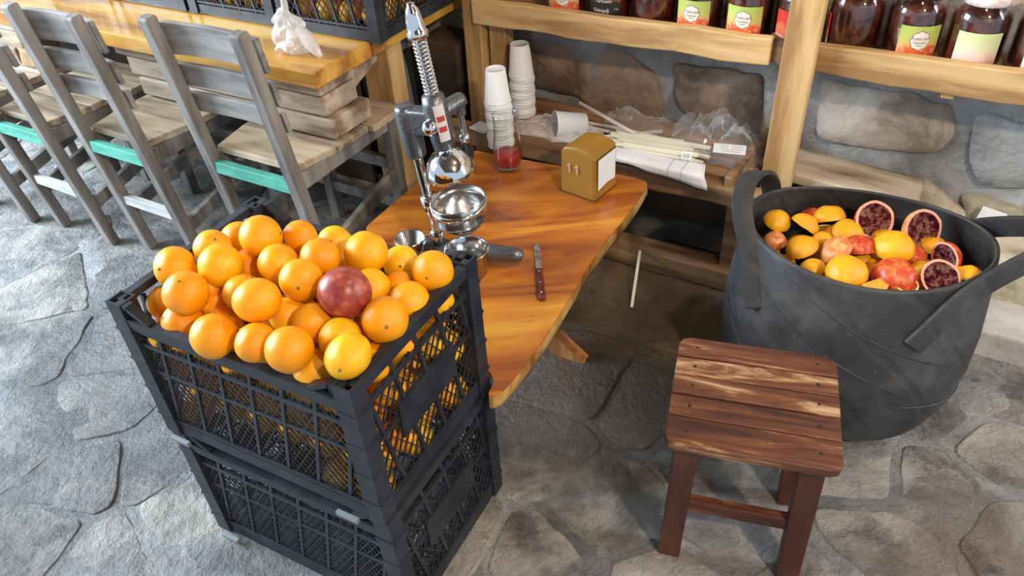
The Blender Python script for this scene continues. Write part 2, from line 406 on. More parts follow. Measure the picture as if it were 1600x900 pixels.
def clip_cell(poly, a, b):
    """keep the part of poly nearer to a than to b"""
    mx, my = (a[0]+b[0])/2, (a[1]+b[1])/2; nx, ny = b[0]-a[0], b[1]-a[1]
    out = []; n = len(poly)
    for i in range(n):
        p, q = poly[i], poly[(i+1) % n]
        dp = (p[0]-mx)*nx+(p[1]-my)*ny; dq = (q[0]-mx)*nx+(q[1]-my)*ny
        if dp <= 0: out.append(p)
        if dp*dq < 0:
            t = dp/(dp-dq); out.append((p[0]+(q[0]-p[0])*t, p[1]+(q[1]-p[1])*t))
    return out
fl = MB(); NX, NY = 180, 140; X0, X1, Y0, Y1 = -3.6, 2.6, -0.6, 4.3
gv = []; gf = []
for j in range(NY+1):
    for i in range(NX+1):
        x = X0+(X1-X0)*i/NX; y = Y0+(Y1-Y0)*j/NY
        gv.append((x, y, -0.0008+0.0045*noise.noise(V((x*5, y*5, 0.3)))+0.002*noise.noise(V((x*17, y*17, 0.7)))))
for j in range(NY):
    for i in range(NX): a = j*(NX+1)+i; gf.append((a, a+1, a+NX+2, a+NX+1))
fl.add(gv, gf, True)
floor = fl.build('floor', CEMENT); struct(floor)
seeds_px = [(845, 700), (960, 790), (820, 890), (1010, 640), (900, 600), (1090, 480), (960, 450), (1140, 820), (1050, 930), (1380, 850),
            (1340, 730), (1450, 640), (1560, 610), (1560, 710), (1470, 760), (1580, 830), (60, 540), (150, 640), (130, 750), (40, 690), (250, 720), (40, 850),
            (170, 870), (330, 900), (90, 460), (25, 390), (190, 430), (480, 960), (700, 860), (1260, 930), (1230, 640), (200, 530), (290, 800), (1110, 700), (760, 960)]
seeds = [tuple(pz(x, y, 0)[:2]) for x, y in seeds_px]
rs = random.Random(5)
yy = -0.5
while yy < 3.4:
    xx = -3.4 + rs.random()*0.2
    while xx < 2.5:
        p = (xx+rs.uniform(-.11, .11), yy+rs.uniform(-.11, .11))
        if min(hypot(p[0]-q[0], p[1]-q[1]) for q in seeds) > 0.26: seeds.append(p)
        xx += 0.37
    yy += 0.33
def shrink(poly, d):
    n = len(poly); lines = []
    for i in range(n):
        p, q = poly[i], poly[(i+1) % n]; l = hypot(q[0]-p[0], q[1]-p[1])
        if l < 1e-6: continue
        lines.append((p, ((q[0]-p[0])/l, (q[1]-p[1])/l)))
    out = list(poly)
    for p, t in lines:
        nx, ny = -t[1], t[0]; new = []; m = len(out)
        for i in range(m):
            a, b = out[i], out[(i+1) % m]
            da = (a[0]-p[0])*nx+(a[1]-p[1])*ny-d; db = (b[0]-p[0])*nx+(b[1]-p[1])*ny-d
            if da >= 0: new.append(a)
            if da*db < 0:
                k = da/(da-db); new.append((a[0]+(b[0]-a[0])*k, a[1]+(b[1]-a[1])*k))
        out = new
        if len(out) < 3: return None
    return out
def rough_outline(poly, step, amp, seed):
    """walk the outline, rounding corners and roughening the edge"""
    pts = []; m_ = len(poly)
    for i in range(m_):
        a, b, c = (V((*poly[(i+k) % m_], 0)) for k in (-1, 0, 1))
        q = min(0.022, (a-b).length*0.3, (c-b).length*0.3)
        pts += [b+(a-b).normalized()*q, b+(a-b).normalized()*q*0.3+(c-b).normalized()*q*0.3, b+(c-b).normalized()*q]
    out = []
    n = len(pts)
    for i in range(n):
        a, b = pts[i], pts[(i+1) % n]; k = max(1, int((b-a).length/step))
        for j in range(k):
            p = a.lerp(b, j/k); w = noise.noise_vector(V((p.x*14+seed, p.y*14, seed*1.7)))
            out.append((p.x+w.x*amp, p.y+w.y*amp))
    return out
def slab(outline, top, edge, drop, seed, wob):
    """stone with a rounded edge: rings of the outline pulled towards the centre"""
    cx = sum(p[0] for p in outline)/len(outline); cy = sum(p[1] for p in outline)/len(outline)
    n = len(outline); vs = []; rings = [(1.0, -drop), (1.0-edge*0.25, top*0.55), (1.0-edge, top), (0.55, top), ]
    for k, z in rings:
        for x, y in outline:
            px, py = cx+(x-cx)*k, cy+(y-cy)*k
            w = wob*noise.noise(V((px*9+seed, py*9, seed))) if z > 0 else 0
            vs.append((px-cx, py-cy, z+w))
    vs.append((0, 0, top+wob*noise.noise(V((seed, 1, 2)))))
    fs = []
    for r in range(len(rings)-1):
        for i in range(n): j = (i+1) % n; fs.append((r*n+i, r*n+j, (r+1)*n+j, (r+1)*n+i))
    c = len(vs)-1; r = len(rings)-1
    for i in range(n): fs.append((r*n+i, r*n+(i+1) % n, c))
    return (cx, cy), vs, fs
for k, sd in enumerate(seeds):
    cell = [(sd[0]-.6, sd[1]-.6), (sd[0]+.6, sd[1]-.6), (sd[0]+.6, sd[1]+.6), (sd[0]-.6, sd[1]+.6)]
    for q in sorted(seeds, key=lambda q: hypot(q[0]-sd[0], q[1]-sd[1]))[1:24]:
        cell = clip_cell(cell, sd, q)
        if len(cell) < 3: break
    if len(cell) < 3: continue
    cell = shrink(cell, 0.006+0.012*rs.random()**2)
    if not cell or len(cell) < 3: continue
    P3 = V((sd[0], sd[1], 0))
    if P3.dot(ND) > 2.0: continue
    (cx, cy), vs_, fs_ = slab(rough_outline(cell, 0.025, 0.012, k*3.1), 0.000+0.0022*rs.random(), 0.04, 0.02, k*2.3, 0.003)
    mb = MB(); mb.add(vs_, fs_, True)
    o = mb.build('paving_stone', STONE, floor); o.location = (cx, cy, 0)

cb = MB()
for i in range(16):
    x = -2.3+0.36*i; cb.box((x+0.18, 0.4, 2.72), (0.352, 7.2, 0.03))
struct(cb.build('ceiling', WOOD_DARK))
# ------------------------------------------------------------------ wall with stones
NW = 2.08
def wall_mat(name, stops, scale, bump=0.7, sc2=22, var=False):
    m, nt, b = newmat(name); vec = coords(nt)
    f = ns(nt, vec, scale, 9, 0.68, 0.3)
    col = ramp(nt, f, stops)
    if var:
        oi = nt.nodes.new('ShaderNodeObjectInfo')
        col = mix(nt, 1.0, col, ramp(nt, oi.outputs['Random'], [(0, (0.82, 0.8, 0.78)), (1, (1.1, 1.08, 1.05))]), 'MULTIPLY')
    cr = ramp(nt, noisetex(nt, vec, 6, 8, 0.8), [(0.66, (0, 0, 0)), (0.71, (0.8, 0.8, 0.8))])
    col = mix(nt, cr, col, (0.06, 0.05, 0.045))
    nt.links.new(col, b.inputs['Base Color']); setb(b, rough=0.8)
    h = mathn(nt, 'ADD', noisetex(nt, vec, 7, 7, 0.7), mathn(nt, 'MULTIPLY', noisetex(nt, vec, sc2, 6, 0.7), 0.5))
    bumpn(nt, b, h, bump, 0.03)
    return m
WCEM = wall_mat('wall_cement', [(0.15, (0.20, 0.195, 0.19)), (0.5, (0.34, 0.34, 0.335)), (0.85, (0.48, 0.48, 0.475))], 5)
WBROWN = wall_mat('wall_stone_brown', [(0.25, (0.16, 0.11, 0.075)), (0.5, (0.29, 0.21, 0.15)), (0.8, (0.40, 0.31, 0.24))], 6, 0.6, 20, True)
WPALE = wall_mat('wall_stone_pale', [(0.25, (0.30, 0.24, 0.19)), (0.5, (0.48, 0.425, 0.37)), (0.8, (0.62, 0.58, 0.53))], 6, 0.5, 20, True)
WYEL = wall_mat('wall_stone_ochre', [(0.25, (0.36, 0.31, 0.22)), (0.5, (0.52, 0.47, 0.36)), (0.8, (0.64, 0.60, 0.50))], 7, 0.6, 20, True)
wb = MB(); NS, NZ = 120, 50; gv = []; gf = []
for j in range(NZ+1):
    for i in range(NS+1):
        s = -4.2+6.6*i/NS; z = -0.05+2.75*j/NZ
        n = NW+0.018*noise.noise(V((s*3.2, z*3.2, 4.1)))+0.008*noise.noise(V((s*11, z*11, 1.1)))
        gv.append(tuple(wp(s, n, z)))
for j in range(NZ):
    for i in range(NS): a = j*(NS+1)+i; gf.append((a, a+1, a+NS+2, a+NS+1))
wb.add(gv, gf, True)
wall = wb.build('wall_back', WCEM); struct(wall)
def wall_stone(poly, m, proud, seed, drop=0.06):
    """poly in (s, z) on the wall"""
    out = rough_outline(poly, 0.02, 0.016, seed)
    (cs, cz), vs_, fs_ = slab(out, proud, 0.045, drop, seed, 0.014)
    mb = MB(); mb.add(vs_, fs_, True); o = mb.build('wall_stone', m, wall)
    M = Matrix.Identity(4)
    X, Y, Zc = WD, V((0, 0, 1)), -ND
    M = Matrix(((X.x, Y.x, Zc.x, 0), (X.y, Y.y, Zc.y, 0), (X.z, Y.z, Zc.z, 0), (0, 0, 0, 1)))
    p = wp(cs, NW, cz); M.translation = p; o.matrix_local = M
    return o
def sz(pts): 
    r = []
    for x, y in pts:
        p = pn(x, y, NW); r.append((p.dot(WD), p.z))
    return r
k = 0
for pts, m, pr in [
    ([(800, 60), (960, 75), (1030, 115), (1040, 200), (950, 215), (900, 150), (800, 130)], WBROWN, 0.008),
    ([(1050, 95), (1200, 120), (1190, 230), (1130, 235), (1060, 165)], WBROWN, 0.009),
    ([(1290, 118), (1420, 145), (1495, 165), (1500, 215), (1470, 240), (1380, 232), (1270, 208), (1275, 150)], WPALE, 0.016),
    ([(1370, 275), (1450, 280), (1500, 320), (1530, 345), (1440, 360), (1340, 330)], WYEL, 0.014),
    ([(1250, 240), (1360, 262), (1350, 320), (1240, 300)], WCEM, 0.010),
    ([(1530, 175), (1620, 190), (1620, 300), (1540, 290), (1515, 240)], WCEM, 0.012),
    ([(1500, 300), (1600, 320), (1600, 400), (1520, 370)], WYEL, 0.016),
    ]:
    k += 1; wall_stone(sz(pts), m, pr, k*5.7)
rs = random.Random(11)
for z0, z1 in ((0.02, 0.27), (0.30, 0.58), (0.61, 0.9), (0.93, 1.25), (1.28, 1.6), (1.63, 1.95), (1.98, 2.3)):
    s = -4.1
    while s < 2.3:
        w = rs.uniform(0.28, 0.55); k += 1
        if not (z0 < 0.6 and -1.25 < s+w and s < 0.5):
            wall_stone([(s+.015, z0), (s+w-.02, z0+rs.uniform(-.02, .02)), (s+w-.02, z1), (s+.015, z1+rs.uniform(-.02, .02))], rs.choice((WBROWN, WPALE, WYEL)), rs.uniform(.008, .02), k*3.3)
        s += w+0.02
# kerb along the foot of the wall at the right
kb = MB(); L = 14; gv = []
PALEK = wall_mat('kerb_pale_stone', [(0.25, (0.34, 0.34, 0.33)), (0.5, (0.50, 0.49, 0.47)), (0.8, (0.62, 0.61, 0.58))], 7, 0.3, 20)
kb.bar(wp(-0.05, 1.86, 0.035), wp(1.3, 1.86, 0.035), 0.16, 0.085)
kerb = kb.build('kerb', PALEK, None, 0.008, 2); struct(kerb)
kb = MB(); kb.bar(wp(0.16, 2.01, 0.10), wp(0.75, 2.01, 0.10), 0.17, 0.20)
struct(kb.build('wall_footing', WYEL, None, 0.03, 3)); 

# ------------------------------------------------------------------ wall-frame root: children of such a root use (s, n, z) directly
def wroot(name, s=0.0, n=0.0, z=0.0, rz=0.0):
    return empty(name, wp(s, n, z), WA+rz)

# upper shelf: posts, two front beams, board ------------------------------------------------
sh = tag(wroot('jar_shelf'), 'rough pale timber shelf on posts along the stone wall, holding jars', 'shelf')
ZB = 0.665   # board top
def wob_beam(a, b, w, t, amp, seed, n=14):
    """sawn beam along x with an uneven edge; a, b centre ends (x), w = height, t = thickness"""
    m = MB(); vs = []
    a, b = V(a), V(b)
    for i in range(n+1):
        p = a.lerp(b, i/n)
        lo = amp*noise.noise(V((i*0.45, seed, 0))); hi = amp*0.5*noise.noise(V((i*0.5, seed, 7)))
        fr = amp*0.4*noise.noise(V((i*0.6, seed, 3)))
        vs += [(p.x, p.y-t/2+fr, p.z-w/2+lo), (p.x, p.y-t/2+fr, p.z+w/2+hi), (p.x, p.y+t/2, p.z+w/2+hi), (p.x, p.y+t/2, p.z-w/2+lo)]
    fs = [(i*4+k, i*4+(k+1) % 4, i*4+4+(k+1) % 4, i*4+4+k) for i in range(n) for k in range(4)] + [(3, 2, 1, 0), tuple(range(4*n, 4*n+4))]
    m.add(vs, fs); return m
wob_beam((-1.265, 1.905, 0.653), (-0.395, 1.905, 0.653), 0.070, 0.03, 0.010, 2.0).build('front_beam', WOOD_PALE, sh, 0.004)
wob_beam((-0.41, 1.925, 0.655), (-0.36, 1.925, 0.652), 0.058, 0.05, 0.01, 4.0, 4).build('beam_end', WOOD_OLD, sh, 0.004)
wob_beam((-0.355, 1.905, 0.652), (0.75, 1.905, 0.648), 0.072, 0.03, 0.013, 5.0).build('front_beam', WOOD_PALE, sh, 0.004)
mb = MB(); mb.box((-0.26, 1.985, 0.652), (2.02, 0.15, 0.022)); mb.build('shelf_board', WOOD_OLD, sh, 0.003)
mb = MB(); mb.bar((-0.325, 1.868, 0.0), (-0.318, 1.868, 1.45), 0.078, 0.035, (0, 1, 0)); mb.build('post', WOOD_PALEV, sh, 0.004)
mb = MB(); mb.bar((-1.285, 1.93, 0.0), (-1.262, 1.93, 1.45), 0.062, 0.06, (0, 1, 0)); mb.build('post', WOOD_PALEV, sh, 0.004)
mb = MB(); mb.bar((-1.222, 1.955, 0.0), (-1.205, 1.955, 0.66), 0.058, 0.05, (0, 1, 0)); mb.build('post', WOOD_PALEV, sh, 0.004)
mb = MB(); mb.box((0.01, 1.92, 0.612), (0.028, 0.03, 0.03)); mb.build('support_block', WOOD_PALE, sh, 0.003)
mb = MB(); mb.bar((0.62, 1.93, 0.0), (0.62, 1.93, 1.45), 0.075, 0.05, (0, 1, 0)); mb.build('post', WOOD_PALEV, sh, 0.004)

# lower bench shelf --------------------------------------------------------------------------
lb = tag(wroot('low_bench_shelf'), 'low rough wooden bench shelf under the jars, cluttered with cups and straws', 'shelf')
ZL = 0.345
wob_beam((-1.32, 1.775, 0.325), (-0.33, 1.775, 0.305), 0.055, 0.05, 0.012, 9.0).build('front_beam', WOOD_OLD, lb, 0.006)
for n0, n1 in ((1.802, 1.878), (1.884, 1.955), (1.961, 2.04)):
    mb = MB(); mb.box((-0.77, (n0+n1)/2, ZL-0.012), (0.79, n1-n0, 0.024)); mb.build('board', WOOD_OLD, lb, 0.003)
mb = MB(); mb.bar((-0.425, 1.76, 0.335), (-0.395, 2.03, 0.36), 0.06, 0.02, (1, 0, 0)); mb.build('side_board', WOOD_OLD, lb, 0.003)
mb = MB(); mb.bar((-0.373, 1.967, 0.330), (0.02, 1.967, 0.302), 0.15, 0.03, (0, 0, 1)); mb.build('end_board', WOOD_TIMBER, lb, 0.005)
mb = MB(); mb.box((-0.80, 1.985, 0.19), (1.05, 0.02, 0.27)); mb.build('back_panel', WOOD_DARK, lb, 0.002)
wob_beam((-1.35, 1.79, 0.035), (-0.2, 1.79, 0.035), 0.064, 0.075, 0.008, 12.0).build('base_plank', WOOD_OLD, lb, 0.005)
for s in (-1.28, -0.40): 
    mb = MB(); mb.bar((s, 1.81, 0.06), (s, 1.81, 0.30), 0.05, 0.05, (0, 1, 0)); mb.build('leg', WOOD_OLD, lb, 0.003)
mb = MB(); mb.tube([tuple((-0.62+0.17*i, 1.93-0.01*i, 0.012)) for i in (0, 1)], 0.006, 6)
o = mb.build('metal_rod', STEELD); o.matrix_world = Matrix.Translation((0, 0, 0)) @ Euler((0, 0, WA)).to_matrix().to_4x4()
tag(o, 'thin grey rod lying in the dark gap under the low bench shelf', 'rod')

# ------------------------------------------------------------------ low live-edge table
ZT = 0.34
def slab_mat():
    m, nt, b = newmat('varnished_slab')
    vec = coords(nt, (1, 1, 1), rnd=False)
    mp = nt.nodes.new('ShaderNodeMapping'); nt.links.new(vec, mp.inputs['Vector'])
    mp.inputs['Rotation'].default_value = (0, 0, radians(-61)); mp.inputs['Scale'].default_value = (0.55, 3.4, 3)
    mp2 = mp.outputs[0]
    f = ns(nt, mp2, 2.4, 7, 0.62, 1.2)
    col = ramp(nt, f, [(0.08, (0.15, 0.032, 0.006)), (0.32, (0.36, 0.095, 0.010)), (0.6, (0.54, 0.19, 0.016)), (0.9, (0.66, 0.33, 0.035))])
    f1 = noisetex(nt, vec, 5.0, 4, 0.6)
    col = mix(nt, ramp(nt, f1, [(0.45, (0, 0, 0)), (0.75, (0.6, 0.6, 0.6))]), col, (0.25, 0.065, 0.010))
    f2 = noisetex(nt, mp2, 16, 5, 0.7)
    col = mix(nt, ramp(nt, f2, [(0.60, (0, 0, 0)), (0.72, (0.5, 0.5, 0.5))]), col, (0.10, 0.03, 0.008))
    nt.links.new(col, b.inputs['Base Color']); setb(b, coat=0.25)
    b.inputs['Coat Roughness'].default_value = 0.18
    r = mathn(nt, 'MULTIPLY_ADD', f1, 0.3); nt.nodes[-1].inputs[2].default_value = 0.22; nt.links.new(r, b.inputs['Roughness'])
    bumpn(nt, b, f2, 0.12, 0.003); return m
SLAB = slab_mat()
LIVE = noisy('live_edge', [(0.25, (0.22, 0.085, 0.02)), (0.5, (0.50, 0.26, 0.07)), (0.8, (0.66, 0.42, 0.16))], 9, (1, 1, 1), 0.4, 0.4, 30, coat=0.2)
tb_px = [(777, 618), (793, 604), (840, 546), (886, 472), (933, 393), (980, 337), (1013, 290), (1008, 281), (965, 272), (870, 258), (790, 245), (735, 233), (714, 239), (653, 285), (607, 323), (560, 365)]
top = [pz(x, y, ZT) for x, y in tb_px]
C_U = V((cos(radians(-30.13)), sin(radians(-30.13)), 0)); C_V = V((-C_U.y, C_U.x, 0)); C_C = V((-0.365, 1.0414, 0))
top += [C_C+C_U*u+C_V*v for u, v in ((-0.02, 0.25), (0.03, 0.205), (0.2, 0.200), (0.262, 0.192), (0.272, 0.13))]
cen = V((0.02, 1.5, 0))
tb = tag(empty('low_table', (cen.x, cen.y, 0)), 'low varnished live-edge slab table holding the citrus press and knife', 'table')
outl = [(p.x-cen.x, p.y-cen.y) for p in top]
outl = [(p.x, p.y) for p in chaikin([V((x, y, 0)) for x, y in outl], 1, True)]
mb = MB(); n = len(outl); vs_ = []
for k, z in ((0.975, ZT-0.046), (1.0, ZT-0.030), (1.006, ZT-0.014), (0.998, ZT-0.003)):
    for i, (x, y) in enumerate(outl):
        w = 1+0.012*noise.noise(V((x*8, y*8, z*60)))*(0 if k == 0.998 else 1)
        vs_.append((x*k*w, y*k*w, z))
fs_ = [(r*n+i, r*n+(i+1) % n, r*n+n+(i+1) % n, r*n+n+i) for r in range(3) for i in range(n)] + [tuple(range(n))[::-1]]
mb.add(vs_, fs_, True); mb.build('live_edge', LIVE, tb)
mb = MB(); mb.prism([(x*0.998, y*0.998) for x, y in outl], ZT-0.0035, ZT); mb.build('tabletop', SLAB, tb)
LEGW = noisy('table_leg_wood', [(0.25, (0.22, 0.09, 0.03)), (0.5, (0.42, 0.20, 0.07)), (0.8, (0.52, 0.28, 0.11))], 6, (3, 3, 0.5), 0.45, 0.2, 30)
ax = V((0.877, -0.48, 0)).normalized(); ex = V((0.48, 0.877, 0)).normalized()
fo = V((0.145, 1.475, 0))-cen
for off, sgn in ((0.0, 1), (0.042, -1)):
    for far, ins in ((0.0, 0.0), (0.34, 0.14)):
        a = fo + ex*(off+far) - ax*ins if sgn > 0 else fo - ax*(0.40+ins*0.2) + ex*(off+far)
        b = a - ax*(0.36*sgn) + V((0, 0, 1))*(ZT-0.046)
        m2 = MB()
        # leg plank cut level at foot and top
        w = 0.085
        vs_ = [tuple(p + ax*dx + ex*dy) for p in (V((a.x, a.y, 0)), V((b.x, b.y, ZT-0.046))) for dx, dy in ((-w/2, -0.019), (w/2, -0.019), (w/2, 0.019), (-w/2, 0.019))]
        m2.add(vs_, [(3, 2, 1, 0), (4, 5, 6, 7), (0, 1, 5, 4), (1, 2, 6, 5), (2, 3, 7, 6), (3, 0, 4, 7)])
        m2.build('leg', LEGW, tb, 0.003)

# ------------------------------------------------------------------ stool
stool = tag(empty('stool', (0.417, 0.935, 0), radians(-18.29)), 'small low wooden stool with a worn brown slatted seat', 'stool')
def stool_mat():
    m, nt, b = newmat('stool_worn_varnish')
    vec = coords(nt, (0.6, 4, 4))
    f = ns(nt, vec, 7, 8, 0.68, 0.6)
    col = ramp(nt, f, [(0.1, (0.040, 0.013, 0.009)), (0.45, (0.105, 0.033, 0.017)), (0.66, (0.17, 0.062, 0.026)), (0.78, (0.34, 0.19, 0.095)), (0.92, (0.46, 0.31, 0.19))])
    nt.links.new(col, b.inputs['Base Color']); setb(b, rough=0.42)
    bumpn(nt, b, noisetex(nt, vec, 25, 6, 0.7), 0.3, 0.003); return m
STOOLW = stool_mat()
def stool_leg_mat():
    m, nt, b = newmat('stool_leg_varnish')
    vec = coords(nt, (3, 3, 0.7))
    f = noisetex(nt, vec, 7, 7, 0.65, 0.5)
    col = ramp(nt, f, [(0.25, (0.045, 0.012, 0.010)), (0.5, (0.085, 0.024, 0.016)), (0.66, (0.14, 0.05, 0.025)), (0.78, (0.34, 0.22, 0.13))])
    nt.links.new(col, b.inputs['Base Color']); setb(b, rough=0.45)
    bumpn(nt, b, noisetex(nt, vec, 25, 6, 0.7), 0.3, 0.003); return m
STOOLL = stool_leg_mat()
SH = 0.378; SW, SD = 0.288, 0.278
edges = [-SD/2, -SD/2+0.068, -SD/2+0.122, -SD/2+0.172, -SD/2+0.222, SD/2]
for i in range(5):
    y0, y1 = edges[i]+0.0014, edges[i+1]-0.0014
    if i == 0: poly = [(-SW/2+.02, y0), (SW/2-.02, y0), (SW/2-.006, y0+.006), (SW/2, y0+.02), (SW/2, y1), (-SW/2, y1), (-SW/2, y0+.02), (-SW/2+.006, y0+.006)]
    elif i == 4: poly = [(-SW/2, y0), (SW/2, y0), (SW/2, y1-.02), (SW/2-.006, y1-.006), (SW/2-.02, y1), (-SW/2+.02, y1), (-SW/2+.006, y1-.006), (-SW/2, y1-.02)]
    else: poly = [(-SW/2, y0), (SW/2, y0), (SW/2, y1), (-SW/2, y1)]
    mb = MB(); mb.prism(poly, SH-0.019, SH-0.0012*(i % 2)); pl = mb.build('seat_plank', STOOLW, stool, 0.0025)
    for x in (-SW/2+0.035, SW/2-0.035):
        m2 = MB(); m2.lathe([(0, SH+0.0006), (0.003, SH+0.0004), (0.0035, SH-0.001)], 8, Matrix.Translation((x, (y0+y1)/2, 0))); m2.build('nail', HOLE, pl)
legs = {}
for sx in (-1, 1):
    for sy in (-1, 1):
        a = V((sx*0.114, sy*0.088, 0)); b = V((sx*0.104, sy*0.092, SH-0.019))
        mb = MB(); mb.bar(a, b, 0.042, 0.034, (0, 1, 0)); mb.build('leg', STOOLL, stool, 0.003)
for sy in (-1, 1):
    mb = MB(); mb.bar((-0.09, sy*0.1, SH-0.036), (0.09, sy*0.1, SH-0.036), 0.016, 0.034, (0, 0, 1)); mb.build('apron', STOOLW, stool, 0.002)
    mb = MB(); mb.bar((-0.092, sy*0.09, 0.165), (0.092, sy*0.09, 0.165), 0.018, 0.032, (0, 0, 1)); mb.build('stretcher', STOOLW, stool, 0.002)
for sx in (-1, 1):
    mb = MB(); mb.bar((sx*0.107, -0.075, SH-0.036), (sx*0.107, 0.075, SH-0.036), 0.016, 0.034, (0, 0, 1)); mb.build('apron', STOOLW, stool, 0.002)

# ------------------------------------------------------------------ grey chairs pushed up to the long table
def chair(name, W, label, s, n, rz=0.0, H=0.83):
    """origin on the floor midway between the back posts' feet; +y is the seat direction"""
    t = wroot(name, s, n, 0, rz); tag(t, label, 'chair', 'grey wooden chairs at the long table')
    lean = 0.10; hw = W/2-0.02
    yat = lambda z: -lean*(z/H)
    SZ = 0.455
    for sx in (-1, 1):
        mb = MB(); mb.bar((sx*hw, 0, 0), (sx*hw, yat(H), H), 0.040, 0.034, (0, 1, 0)); o = mb.build('back_post', WOOD_GREY, t, 0.008, 3)
        mb = MB(); mb.bar((sx*(hw-0.006), 0.355, 0), (sx*(hw-0.006), 0.35, SZ-0.02), 0.036, 0.034, (0, 1, 0)); mb.build('front_leg', WOOD_GREY, t, 0.003)
        mb = MB(); mb.bar((sx*hw, yat(SZ-0.04)+0.016, SZ-0.042), (sx*(hw-0.006), 0.34, SZ-0.042), 0.022, 0.045, (0, 0, 1)); mb.build('seat_rail', WOOD_GREY, t, 0.002)
        mb = MB(); mb.bar((sx*hw, yat(0.17)+0.016, 0.16), (sx*(hw-0.006), 0.345, 0.24), 0.02, 0.042, (0, 0, 1)); mb.build('side_stretcher', WOOD_GREY, t, 0.002)
    # three back rails on the front face of the posts, the top one wide and gently bowed
    for zc, hh, bow in ((0.765, 0.085, 0.018), (0.668, 0.062, 0.012), (0.590, 0.055, 0.010)):
        pts = [(W*(-0.5+i/8)*1.0, yat(zc)+0.028-bow*(1-(2*i/8-1)**2)*-1, zc) for i in range(9)]
        mb = MB(); mb.ribbon(pts, [(0, -lean/H, 1)]*9, hh, 0.014)
        mb.smooth = [False]*len(mb.smooth)
        mb.build('back_rail', WOOD_GREYX, t, 0.002)
    for i, (y0, y1) in enumerate(((-0.03, 0.10), (0.103, 0.235), (0.238, 0.385))):
        e = 0.018 if i == 2 else 0.0
        mb = MB(); mb.prism([(-W/2+0.028*(i == 0)-e, y0), (W/2-0.028*(i == 0)+e, y0), (W/2+e, y1), (-W/2-e, y1)], SZ-0.02, SZ); mb.build('seat_board', WOOD_SEAT, t, 0.003)
    mb = MB(); mb.bar((-hw+0.016, yat(0.41)-0.002, 0.405), (hw-0.016, yat(0.41)-0.002, 0.405), 0.022, 0.036, (0, 0, 1)); o = mb.build('back_stretcher', GREEN, t, 0.002); o['label'] = 'green painted rail'
    mb = MB(); mb.bar((-hw+0.016, yat(0.2), 0.205), (hw-0.016, yat(0.2), 0.205), 0.02, 0.032, (0, 0, 1)); o = mb.build('back_stretcher', WHITEPAINT, t, 0.002); o['label'] = 'whitish lower rail'
    for z in (0.13, 0.27):
        mb = MB(); mb.bar((-hw, 0.352, z), (hw, 0.352, z), 0.02, 0.036, (0, 0, 1)); mb.build('front_stretcher', WOOD_GREY, t, 0.002)
    for sx in (-1, 1):
        m2 = MB()
    return t
chair('wooden_chair', 0.345, 'grey wooden chair nearest the orange crates, its seat right of the others', -1.545, 1.245)
chair('wooden_chair', 0.30, 'grey wooden chair between the nearest chair and the third one', -2.02, 1.18)
chair('wooden_chair', 0.30, 'third grey wooden chair, with its back cut off at the left edge', -2.42, 1.14)
chair('wooden_chair', 0.30, 'fourth grey wooden chair, mostly outside the left edge', -2.815, 1.11)

# ------------------------------------------------------------------ long table behind the chairs
TZ = 0.665
BBS = pn(50, 110, 1.37).dot(WD)
bt = tag(wroot('long_table'), 'long orange lacquered timber table with stacked plank apron, behind the chairs', 'table')
for n0, n1 in ((1.33, 1.56), (1.564, 1.80), (1.804, 2.02)):
    mb = MB(); mb.box((-2.43, (n0+n1)/2, TZ-0.0225), (2.10, n1-n0, 0.045)); mb.build('top_plank', WOOD_LACQ, bt, 0.004)
for i, (z0, z1, n0, n1, e) in enumerate(((0.585, 0.618, 1.355, 1.50, -1.400), (0.522, 0.582, 1.365, 1.50, -1.405), (0.462, 0.520, 1.36, 1.52, -1.385))):
    for s0, s1 in ((-2.22+0.03*i, e), (-3.4, -2.70-0.05*i)):
        mb = MB(); mb.box(((s0+s1)/2, (n0+n1)/2, (z0+z1)/2), (s1-s0, n1-n0, z1-z0-0.002)); mb.build('apron_timber', WOOD_TIMBER, bt, 0.005)
for s, n in ((-1.455, 1.685), (-3.3, 1.7)):
    mb = MB(); mb.bar((s, n, 0), (s, n, 0.62), 0.10, 0.07, (0, 1, 0)); mb.build('leg', WOOD_PALEV, bt, 0.004)
mb = MB(); mb.box((-2.5, 1.665, 0.375), (1.9, 0.02, 0.49)); mb.build('back_panel', WOOD_DARK, bt, 0.002)  # added dark panel, keeps doorway light out of the space under the table
mb = MB(); mb.bar((-1.47, 1.46, 0.53), (-1.47, 1.66, 0.60), 0.05, 0.05, (0, 0, 1)); mb.build('brace', WOOD_TIMBER, bt, 0.003)
mb = MB(); mb.bar((-3.4, 1.685, 0.10), (-1.5, 1.685, 0.10), 0.06, 0.06, (0, 0, 1)); mb.build('foot_rail', WOOD_TIMBER, bt, 0.003)
mb = MB(); mb.bar((BBS, 1.37, 0.457), (BBS-0.01, 1.39, 0.615), 0.17, 0.018, (0, 1, 0.1)); o = mb.build('brown_board', noisy('brown_chipboard', [(0.3, (0.26, 0.155, 0.07)), (0.7, (0.38, 0.245, 0.125))], 30, (1, 1, 1), 0.7, 0.2), None, 0.003)
o.matrix_world = Euler((0, 0, WA)).to_matrix().to_4x4()
tag(o, 'brown wooden board standing upright behind the second and third chairs', 'board')
